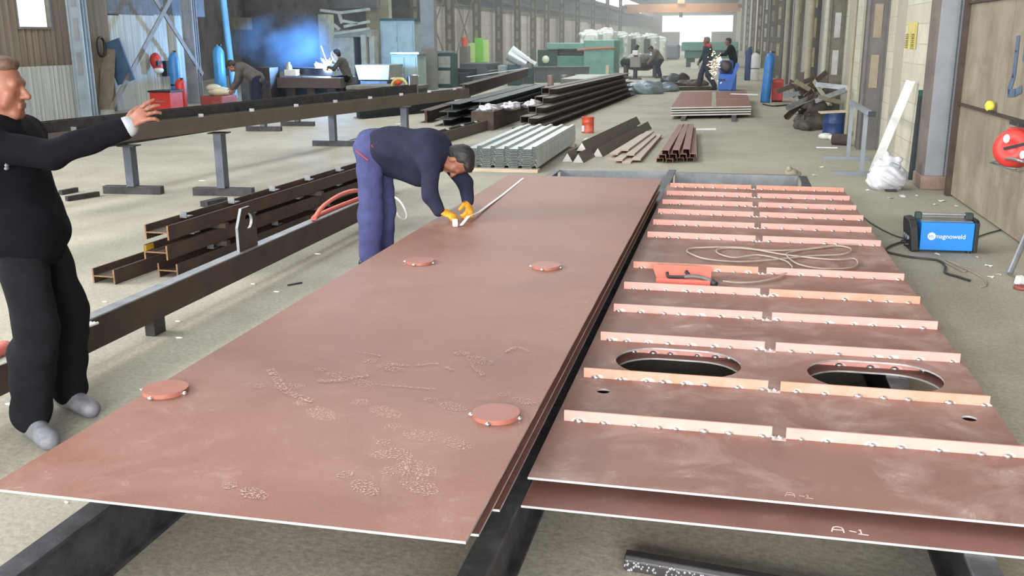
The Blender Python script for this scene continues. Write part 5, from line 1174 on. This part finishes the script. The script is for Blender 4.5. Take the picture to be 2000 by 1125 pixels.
# teal machines down the aisle
tm = thing('sheet_shear', 'large teal sheet shear with a long throat, standing behind the crosswise grey beam', 'machine', (PY(1120, 130, 44).x, 44, 0))
pbox(1067, 1142, 84, 96, 44, 1.2).build('upper_beam', m_teal, tm, .03); pbox(1088, 1145, 109, 128, 44, 1.5, 0).build('table', M('mid_teal', (78, 124, 114), .55, 0, .1, 2), tm, .03)
pbox(1140, 1200, 78, 130, 43.8, 2, .0).build('main_body', m_teal, tm, .04); pbox(1050, 1090, 97, 130, 44.2, 1.5, 0).build('side_housing', m_teald, tm, .03)
pbox(1090, 1140, 95, 110, 44.6, .5).build('throat', m_dark, tm); pbox(1092, 1138, 102, 107, 44.3, .3).build('clamp_bar', m_steel, tm)
c = PY(1066, 116, 44.1); MB().lathe([(.0, 0), (.17, 0), (.17, .05), (0, .06)], c, 20, (0, -1, 0)).build('dial', M('dial_cream', (214, 224, 190), .5), tm)
tag(MB().tube([PY(1128, 98, 43.95), PY(1145, 96, 43.76), PY(1190, 93, 43.76), PY(1200, 94, 43.78)], .05).build('orange_pipe', M('rusty_orange', (170, 110, 84), .6)), 'thin rusty orange pipe stretched across the teal shear', 'pipe')
tag(pbox(1183, 1189, 128, 150, 41, .2, 0).build('timber_post', m_timber), 'short pale timber post in front of the teal shear', 'post')
m_wrap = M('plastic_film', (206, 214, 206), .25, 0, .08, 4)
for i, (x0, x1, y0, y1, Y, st) in enumerate(((1132, 1168, 62, 112, 52, 0), (1166, 1198, 58, 112, 56, 0), (1200, 1226, 66, 112, 60, 1), (1226, 1252, 68, 112, 64, 1), (1254, 1284, 68, 112, 70, 1), (1282, 1300, 74, 112, 76, 0))):
    b_ = pb(x0, x1, y0, y1, Y, 2, 0); lab = ('first', 'second', 'third', 'fourth', 'fifth', 'sixth')[i]+' film-wrapped machine in the row beyond the teal shear'
    t = thing('wrapped_machine', lab, 'machine', ((b_[0]+b_[1])/2, Y, 0))
    cx, hx, hz = (b_[1]-b_[0])/2, (b_[1]-b_[0])/2, b_[5]
    f_ = MB().box(*pb(x0, x1, y0+3, y1, Y, 2, 0)).build('film', m_wrap, t, .1)
    skin('film_fold', [cap((-hx*.9, .05, hz*.93), (hx*.8, .3, hz*.97), .13, .1, .1), cap((-hx*.5, .6, hz*.98), (hx*.3, 1.4, hz), .16, .12, .1), cap((-hx*.85, -.05, hz*.25), (-hx*.7, -.04, hz*.9), .07, .1, .08), cap((hx*.5, -.03, hz*.2), (hx*.85, -.04, hz*.9), .06, .09, .08)], .05, m_wrap, t, .03, 7, i)
    if st: pbox(x0+(0 if i == 3 else 3), x0+15, y0+8, y1-8, Y-.35, .3).build('green_panel', m_teald if i != 2 else m_teal, t)
pbk = thing('press_brake', 'long teal press at the far end of the aisle under the bright doorway', 'machine', (PY(1385, 110, 60).x, 60, 0))
pbox(1331, 1442, 82, 99, 60, 1.5).build('upper_beam', m_teal, pbk, .05); pbox(1337, 1440, 99, 114, 60.2, 1.2).build('lower_beam', M('mid_teal', (78, 124, 114)), pbk, .04)
for x in (1340, 1425): pbox(x, x+16, 99, 135, 60.3, 1, 0).build('end_frame', m_teald, pbk)
tag(pbox(1349, 1364, 122, 138, 57, .3, 0).build('white_box', m_white), 'white box on the floor in front of the long teal press', 'box')
tag(pbox(1296, 1326, 86, 106, 80, 2, 0).build('grey_car', M('slate_van', (110, 116, 128), .5), None, .2), 'slate grey bulk standing at the far doorway', 'machine')
# tarpaulin-covered table with a vice
tp_ = thing('covered_table', 'low table under a black tarpaulin with white film over its top', 'table', (PY(1248, 130, 44).x, 44, 0))
b_ = pb(1206, 1288, 104, 132, 44, 1.6, .0); hx = (b_[1]-b_[0])/2
skin('black_tarpaulin', [elp((0, .8, b_[5]*.62), (hx, .8, b_[5]*.36), None, .1)], .06, M('black_tarp', (44, 42, 46), .4), tp_, .02, 5)
skin('white_film', [cap((-hx*.3, .7, b_[5]*.92), (hx*.75, .7, b_[5]*.86), .16, .12, .1, (0, 0, 1), .5)], .05, m_wrap, tp_, .02, 6)
for x in (-hx*.7, hx*.7):
    for y in (.3, 1.2): MB().box(x-.06, x+.06, y-.06, y+.06, 0, b_[5]*.5).build('leg', m_steel, tp_, local=True)
vs_ = thing('pillar_drill', 'dark pillar drill on a stand in front of the black tarpaulin', 'machine', (PY(1241, 140, 42).x, 42, 0)); vx = PY(1241, 140, 42).x
MB().cyl((vx, 42, 0), (vx, 42, 1.0), .09, n=12).build('column', m_steel, vs_); MB().box(vx-.22, vx+.22, 41.8, 42.2, .5, .95).build('head', M('pale_drill', (134, 126, 120), .5), vs_, .03); MB().box(vx-.12, vx+.12, 41.7, 42.1, 1.0, 1.2).build('motor', m_white, vs_, .03); MB().cyl((vx, 41.9, 1.2), (vx+.1, 41.9, 1.42), .07, n=10).build('pulley_cover', m_black, vs_); MB().box(vx-.25, vx+.25, 41.75, 42.25, 0, .06).build('foot', m_steel, vs_)
# heaps between the workers
for i, (px, py, w, h, Y, m, lab) in enumerate(((1318, 158, .8, .5, 38, m_black, 'black crumpled heap on the floor behind the walking man'), (1285, 172, 1.0, .3, 33, M('blue_grey_scrap', (120, 132, 138), .4, .3, .2, 3), 'blue-grey crumpled sheet heap beside the long stack of sections'), (1352, 165, .9, .25, 37, m_rust, 'dark scrap heap behind the walking man, beside the black heap'), (1258, 178, .9, .5, 31.5, M('blue_grey_scrap', (120, 132, 138)), 'stack of bent blue-grey sheets at the end of the long stack of sections'))):
    p = PY(px, py, Y); t = thing('scrap_heap', lab, 'scrap heap', (p.x, Y, 0))
    skin('heap_mass', [elp((0, 0, h*.2), (w*.7, w*.8, h*.55), None, .1), elp((w*.3, .1, h*.3), (w*.35, w*.4, h*.5), None, .05), elp((-w*.35, -.2, h*.2), (w*.35, w*.3, h*.4), None, .05)], .05, m, t, .05, 8, i)
for i, (a, b, Y) in enumerate((((1215, 142), (1330, 140), 36), ((1290, 182), (1392, 176), 33), ((1300, 165), (1350, 158), 36))):
    p0, p1 = PY(*a, Y), PY(*b, Y); tag(MB().bar((p0.x, Y, .06), (p1.x, Y+.8, .06), .16, .12).build('flat_bar', m_rust), ('long dark bar lying in front of the black tarpaulin', 'dark bar lying behind the plate stack down the aisle', 'dark bar beside the black heap')[i], 'bar')
# blue cut-off machine, its sparks
bm_ = thing('cutoff_machine', 'bright blue cut-off machine throwing sparks, beyond the plate stack', 'machine', (PY(1420, 170, 33.4).x, 33.4, 0))
pbox(1403, 1438, 144, 177, 33.4, .8, 0).build('cabinet', M('machine_blue', (36, 100, 190), .45), bm_, .03); pbox(1404, 1432, 118, 143, 33.5, .5).build('wheel_guard', M('machine_blue2', (60, 92, 160), .5), bm_, .08)
a, b = PY(1424, 176, 33.3), PY(1441, 124, 33.3); MB().bar(a, b, .18, .12).build('swing_arm', M('machine_blue', (36, 100, 190)), bm_)
c = PY(1418, 130, 33.4); MB().lathe([(0, 0), (.2, 0), (.2, .06), (.08, .08), (0, .08)], c, 20, (0, -1, 0)).build('cutting_wheel', m_steel, bm_); MB().cbox(PY(1410, 156, 33.35), (.2, .04, .05)).build('slot', m_black, bm_)
mb = MB(); O = PY(1408, 122, 33.1)
for i in range(80):
    l = rnd.uniform(.02, .8); a = rnd.gauss(R(205), .5); d = Vector((math.cos(a), rnd.uniform(-.2, .2), math.sin(a))); p = O+d*l*.55+Vector((0, 0, .35-.75*rnd.random() if l > .3 else rnd.uniform(-.1, .3)))
    e = Vector((-.5, 0, rnd.uniform(-.5, .3))).normalized()*rnd.uniform(.02, .07); mb.cyl(p, p+e, .007, .003, n=5)
mb.ell(O+Vector((-.05, 0, .1)), (.07, .05, .06), 10, 8)
s_ = mb.build('sparks', emit('spark_glow', (1, .72, .42), 5)); tag(s_, 'shower of glowing sparks from the blue cut-off machine', 'sparks', None, 'stuff')
# ------------------------------------------------------------------ people
Hn = lambda d, pn, c, s, cs=None: (d, pn, c, s)+((cs,) if cs else ())
def extra1(o, j, hw, hA, torso, arm, leg):
    skin('collar', [cap(j['neck']+np.array([.01, -.055, .02]), j['neck']+np.array([-.05, 0, .035]), .024, .024, .02), cap(j['neck']+np.array([-.05, 0, .035]), j['neck']+np.array([.01, .055, .02]), .024, .024, .02), cap(j['neck']+np.array([.01, -.055, .02]), j['neck']+np.array([.07, -.045, -.05]), .022, .016, .01)], .006, M('grey_collar', (150, 154, 160), .8), o)
    d = nrm(j['wrR']-j['elR']); skin('cuff', [cap(j['wrR']-d*.02, j['wrR']+d*.012, .043, .043, .01)], .006, M('grey_collar', (150, 154, 160)), o)
    for y in (-1, 1): MB().ell(hw(.075, y*.031, -.002), (.012, .012, .010), 10, 8).build('eye', m_eye, o, local=True)
    mb = MB()
    for k in range(3): mb.ell(j['shR']+np.array([.10, -.035-.006*k, -.06-.012*k]), (.006, .02, .008), 8, 6)
    mb.build('chest_emblem', M('grey_emblem', (130, 140, 150), .7), o, local=True)
man = dict(loc=(-2.97, 3.60, 0), rz=R(15), pel=(-.04, 0, .92), chest=(-.09, -.01, 1.21), neck=(-.085, -.01, 1.37), head=(-.065, -.01, 1.525), hf=(1, -.05, -.02), hu=(0, 0, 1),
           shR=(-.07, -.20, 1.30), shL=(-.09, .19, 1.30), elR=(.21, -.235, 1.27), wrR=(.50, -.19, 1.37), elL=(-.2, .27, 1.03), wrL=(-.12, .27, .80),
           hipR=(-.04, -.09, .89), hipL=(-.04, .09, .89), knR=(.02, -.15, .50), knL=(.03, .16, .50), anR=(-.05, -.165, .10), anL=(-.02, .17, .10), toeR=(.07, -.285, .035), toeL=(.11, .08, .035),
           hands=dict(R=Hn((.75, .05, .55), (.45, .75, -.5), .32, .2, (.2, .28, .38, .5)), L=Hn((.3, 0, -1), (0, -1, 0), .5, .06)), big=.02, hem=1)
person('person', 'person in black jacket and black trousers standing beside the panel stack, arm held out, pointing', man, dict(skin=m_skin, jacket=m_black_cloth, trousers=m_char, shoe=m_shoe, hair=m_hairb), .009, .0055, wr=.005, extra=extra1)
def extra2(o, j, hw, hA, torso, arm, leg):
    for sd, ts in (('R', 1), ('L', -1)):
        hd = bend['hands'][sd]; skin('glove', hand_prims(j['wr'+sd]+nrm(hd[0])*.02, hd[0], hd[1], ts, hd[2], hd[3], 1.03, .004), .0055, m_yellow, o)
    P = []
    lat = nrm(j['shL']-j['shR'])
    mb = MB(); b = j['pel']
    for k in range(9):      # red waistband edge, trouser pocket piping
        pass
    R0 = .155
    ctr = j['pel']+(j['chest']-j['pel'])*.2; ax = nrm(j['chest']-j['pel']); up = nrm(np.cross(lat, ax))
    if up[2] < 0: up = -up
    pts = [ctr+(-lat)*(R0+.05)*math.cos(a)+up*(R0-.015)*math.sin(a) for a in np.linspace(R(-10), R(80), 10)]
    mb.tube(pts, .007, 6); mb.build('waist_piping', m_red, o, local=True)
    h = j['hipR']; mb = MB().tube([h+np.array([-.06, -.128, .02]), h+np.array([.03, -.125, -.05])], .005, 6).tube([h+np.array([.06, -.118, .06]), h+np.array([.085, -.10, .02])], .005, 6); mb.build('pocket_piping', m_red, o, local=True)
    MB().ell(j['chest']+np.array([.05, -.178, -.05]), (.016, .006, .024), 10, 6).build('chest_emblem', m_lightsteel, o, local=True)
bend = dict(loc=(-2.64, 6.95, 0), rz=R(2), pel=(0.0, 0, .93), chest=(.40, -.02, .915), neck=(.55, -.03, .875), head=(.645, -.06, .84), hf=(-.05, -.12, -1), hu=(1, -.1, -.22),
            shR=(.47, -.19, .84), shL=(.49, .17, .84), elR=(.49, -.27, .60), wrR=(.56, -.29, .50), elL=(.66, .12, .65), wrL=(.71, .0, .52),
            hipR=(-.02, -.10, .90), hipL=(-.02, .10, .90), knR=(-.02, -.12, .50), knL=(.0, .12, .50), anR=(-.04, -.13, .10), anL=(-.02, .13, .10), toeR=(.15, -.15, .035), toeL=(.16, .15, .035),
            hands=dict(R=Hn((.85, .1, -.35), (-.1, .25, -1), .75, .1), L=Hn((.3, -.75, -.5), (-.6, -.2, -.7), .9, .08)), big=.012, jstart=.22, jextra=[cap((.1, 0, .86), (.34, -.01, .80), .14, .14, .06), cap((.14, 0, .80), (.34, 0, .74), .10, .11, .06)])
person('person', 'person in navy work clothes and yellow gloves bending over the panel with a tape measure', bend, dict(skin=m_skin, jacket=m_navy, trousers=m_navy2, shoe=m_shoek, hair=m_hairk), .009, .0055, wr=.005, extra=extra2)
# tape measure
a, b = G(915, 428, .45), G(1022, 348, .421)
tm_ = thing('tape_measure', 'white tape measure pulled out along the panel by the bending man', 'tape measure', (a.x, a.y, .42))
mb = MB(); d = (b-a).normalized(); sd = Vector((-d.y, d.x, 0)).normalized()*.011
pts = [G(900, 440, .425), a, Vector((a.x, a.y, .445))+d*.25, Vector((a.x, a.y, .4215))+d*.7]
vs = []; path = [Vector((pts[0].x, pts[0].y, .4225)), Vector((a.x, a.y, .47)), a+d*.35-Vector((0, 0, .0)), a+(b-a)*.55, b]
path[2].z = .44; path[3].z = .424; path[4].z = .4215
for p in path: vs += [p+sd, p-sd]
n = len(vs); vs += [v+Vector((0, 0, .0012)) for v in vs]; fs = []
for i in range(len(path)-1):
    q = 2*i; fs += [(q, q+1, q+3, q+2)[::-1], (n+q, n+q+1, n+q+3, n+q+2), (q, q+2, n+q+2, n+q), (q+1, n+q+1, n+q+3, q+3)]
MB().add(vs, fs).build('blade', m_paper, tm_)
c = G(889, 441, .425); MB().cbox((c.x, c.y, .447), (.035, .05, .052), Euler((0, 0, .4))).build('case', m_white, tm_, .006)
def simple(name, lab, loc, rz, J, mats, vox=.02, extra=None):
    base = dict(pel=(0, 0, .95), chest=(0, 0, 1.30), neck=(0, 0, 1.46), head=(.03, 0, 1.62), hf=(1, 0, -.1), hu=(0, 0, 1), shR=(0, -.19, 1.4), shL=(0, .19, 1.4), elR=(.05, -.25, 1.13), elL=(.05, .25, 1.13), wrR=(.18, -.22, .93), wrL=(.18, .22, .93),
                hipR=(0, -.09, .92), hipL=(0, .09, .92), knR=(.03, -.1, .5), knL=(.03, .1, .5), anR=(0, -.1, .1), anL=(0, .1, .1), toeR=(.18, -.12, .035), toeL=(.18, .12, .035), hands=dict(R=Hn((.5, 0, -1), (0, 1, 0), .5, .05), L=Hn((.5, 0, -1), (0, -1, 0), .5, .05)))
    base.update(J); base['loc'] = loc; base['rz'] = rz
    return person(name, lab, base, mats, vox, .011, extra=extra)
p = G(1378, 176)
def redsh(o, j, hw, hA, torso, arm, leg): skin('red_yoke', [cap(j['shR']+np.array([0, 0, .03]), j['shL']+np.array([0, 0, .03]), .085, .085, .03), cap(j['chest'], j['neck']-np.array([0, 0, .02]), .13, .09, .05)], .02, M('red_yoke', (176, 56, 62), .8), o)
simple('person', 'person in dark overalls with red shoulders walking in the aisle beside the sparks', (p.x, p.y, 0), R(200), dict(knR=(.15, -.1, .52), anR=(.22, -.1, .11), toeR=(.38, -.11, .05), knL=(-.02, .1, .5), anL=(-.28, .1, .14), toeL=(-.12, .11, .04), elL=(-.1, .26, 1.15), wrL=(-.02, .27, .92), head=(.04, 0, 1.60)), dict(skin=m_skin, jacket=M('dark_overall', (44, 48, 58), .9), trousers=M('dark_overall', (44, 48, 58)), shoe=m_shoek, hair=M('greyish_hair', (120, 116, 112), .8)), .02, redsh)
p = G(1432, 152); simple('person', 'person in black working behind the bright blue cut-off machine', (p.x, 36.5, 0), R(185), dict(loc=0, chest=(.1, 0, 1.27), neck=(.16, 0, 1.42), head=(.22, 0, 1.56), shR=(.12, -.19, 1.36), shL=(.12, .19, 1.36), elR=(.3, -.22, 1.12), wrR=(.5, -.15, 1.1), elL=(.3, .22, 1.12), wrL=(.5, .15, 1.1)), dict(skin=m_skin, jacket=m_black_cloth, trousers=m_black_cloth, shoe=m_shoek, hair=m_hairk), .02)
p = PY(1289, 150, 43.5); simple('person', 'person in an olive coat stooping beside the black tarpaulin', (p.x, 43.5, 0), R(190), dict(pel=(0, 0, .8), chest=(.2, 0, 1.08), neck=(.32, 0, 1.18), head=(.43, 0, 1.24), hf=(.6, 0, -.8), hu=(.8, 0, .6), shR=(.25, -.19, 1.12), shL=(.25, .19, 1.12), elR=(.35, -.22, .86), wrR=(.5, -.15, .7), elL=(.35, .22, .86), wrL=(.5, .15, .7), hipR=(0, -.1, .77), hipL=(0, .1, .77), knR=(.12, -.12, .45), knL=(.12, .12, .45)), dict(skin=m_skin, jacket=M('olive_coat', (98, 92, 76), .9), trousers=m_navy, shoe=m_shoek, hair=m_hairk), .02)
def mask(o, j, hw, hA, torso, arm, leg):
    skin('welding_mask', [elp(hw(.06, 0, -.01), (.085, .12, .16), hA, .02), elp(hw(.08, 0, -.08), (.07, .1, .1), hA, .04)], .012, M('pale_mask', (190, 200, 210), .4), o)
    skin('cap', [elp(hw(-.02, 0, .06), (.11, .1, .09), hA, .02)], .012, M('dark_blue_cap', (40, 60, 90), .7), o)
sit = dict(pel=(0, 0, .62), chest=(.12, 0, .95), neck=(.2, 0, 1.1), head=(.28, 0, 1.22), hf=(.9, 0, -.45), hu=(.45, 0, .9), shR=(.14, -.19, 1.05), shL=(.14, .19, 1.05), elR=(.32, -.24, .85), wrR=(.52, -.12, .95), elL=(.32, .24, .85), wrL=(.5, .1, .9), hipR=(0, -.1, .6), hipL=(0, .1, .6), knR=(.38, -.16, .56), knL=(.38, .16, .56), anR=(.3, -.15, .1), anL=(.3, .15, .1), toeR=(.48, -.16, .035), toeL=(.48, .16, .035))
p = PY(676, 140, 25.4); simple('person', 'person in dark clothes and pale welding mask leaning over the dazzling arc', (p.x, 25.5, .08), R(188), sit, dict(skin=m_skin, jacket=M('welder_brown', (72, 68, 64), .9), trousers=m_char, shoe=m_shoek, hair=m_hairk), .018, mask)
sk_ = thing('stool', 'dark stool under the welding person', 'stool', (p.x, 25.5, 0)); MB().cyl((p.x+.02, 25.5, 0), (p.x+.02, 25.5, .45), .16, n=16).build('seat_and_base', m_steel, sk_)
cr2 = dict(pel=(0, 0, .92), chest=(.29, 0, 1.1), neck=(.41, -.01, 1.16), head=(.505, -.02, 1.16), hf=(.45, -.1, -.9), hu=(.88, 0, .45), shR=(.32, -.19, 1.12), shL=(.33, .19, 1.12), elR=(.39, -.24, .86), wrR=(.5, -.18, .7), elL=(.4, .22, .86), wrL=(.52, .14, .7))
p = PY(503, 170, 19.6); simple('person', 'dark-haired person in grey-brown bending down close behind the raised girders', (p.x, 19.6, 0), R(200), cr2, dict(skin=m_skin, jacket=M('worker_brown', (78, 74, 70), .9), trousers=m_navy, shoe=m_shoek, hair=m_hairk), .012)
cable([(655, 284), (690, 272), (725, 268), (755, 250), (780, 246)], .008, m_cabled, 'thin dark cable trailing on the floor behind the bending man', .01)
# ------------------------------------------------------------------ light: daylight through the roof glazing, the open ends and the window, plus an added side key light
w = bpy.data.worlds.new('overcast'); SC.world = w; w.use_nodes = True
bg = w.node_tree.nodes['Background']; bg.inputs['Color'].default_value = (.93, .97, 1, 1); bg.inputs['Strength'].default_value = 1.3
def area(name, loc, tgt, sx, sy, e, col=(1, 1, 1)):
    l = bpy.data.lights.new(name, 'AREA'); l.shape = 'RECTANGLE'; l.size = sx; l.size_y = sy; l.energy = e; l.color = col
    o = bpy.data.objects.new(name, l); COL.objects.link(o); o.location = loc
    d = Vector(tgt)-Vector(loc); o.rotation_euler = d.to_track_quat('-Z', 'Y').to_euler(); return o
area('side_key_light', (-12.5, 3.5, 5.2), (-1, 6, 0), 5, 2.5, 1100, (1, .98, .95))  # added key light from the side; no window stands at this spot
area('open_door_daylight', (.5, -9.5, 3.0), (.0, 1, .6), 9, 4, 2600, (1, .98, .96))
for i, y in enumerate((20, 45, 75, 110, 150)):
    area('roof_glazing_daylight', H(-7, y, 8.4), H(-7, y, 0), 3, 22, 450 if i == 0 else 800, (.95, 1, .97))
vs = SC.view_settings; vs.view_transform = 'Standard'; vs.look = 'None'; vs.gamma = 1; vs.exposure = 0.5
vs.use_curve_mapping = False
SC.cycles.use_denoising = True; SC.cycles.max_bounces = 6; SC.cycles.volume_bounces = 1; SC.cycles.volume_step_rate = 2
hz_ = MB().box(-13.6, 1.9, 27, 205, .05, 8.2).build('haze', m_dark); tag(hz_, 'thin pale dust haze filling the far length of the hall', 'haze', None, 'stuff')
hm = bpy.data.materials.new('dust_haze'); hm.use_nodes = True; ht_ = hm.node_tree; ht_.nodes.remove(ht_.nodes['Principled BSDF'])
hv = ht_.nodes.new('ShaderNodeVolumeScatter'); hv.inputs['Color'].default_value = (.95, .98, 1, 1); hv.inputs['Density'].default_value = .0042; hv.inputs['Anisotropy'].default_value = .2
ht_.links.new(hv.outputs['Volume'], ht_.nodes['Material Output'].inputs['Volume']); hz_.data.materials.clear(); hz_.data.materials.append(hm)
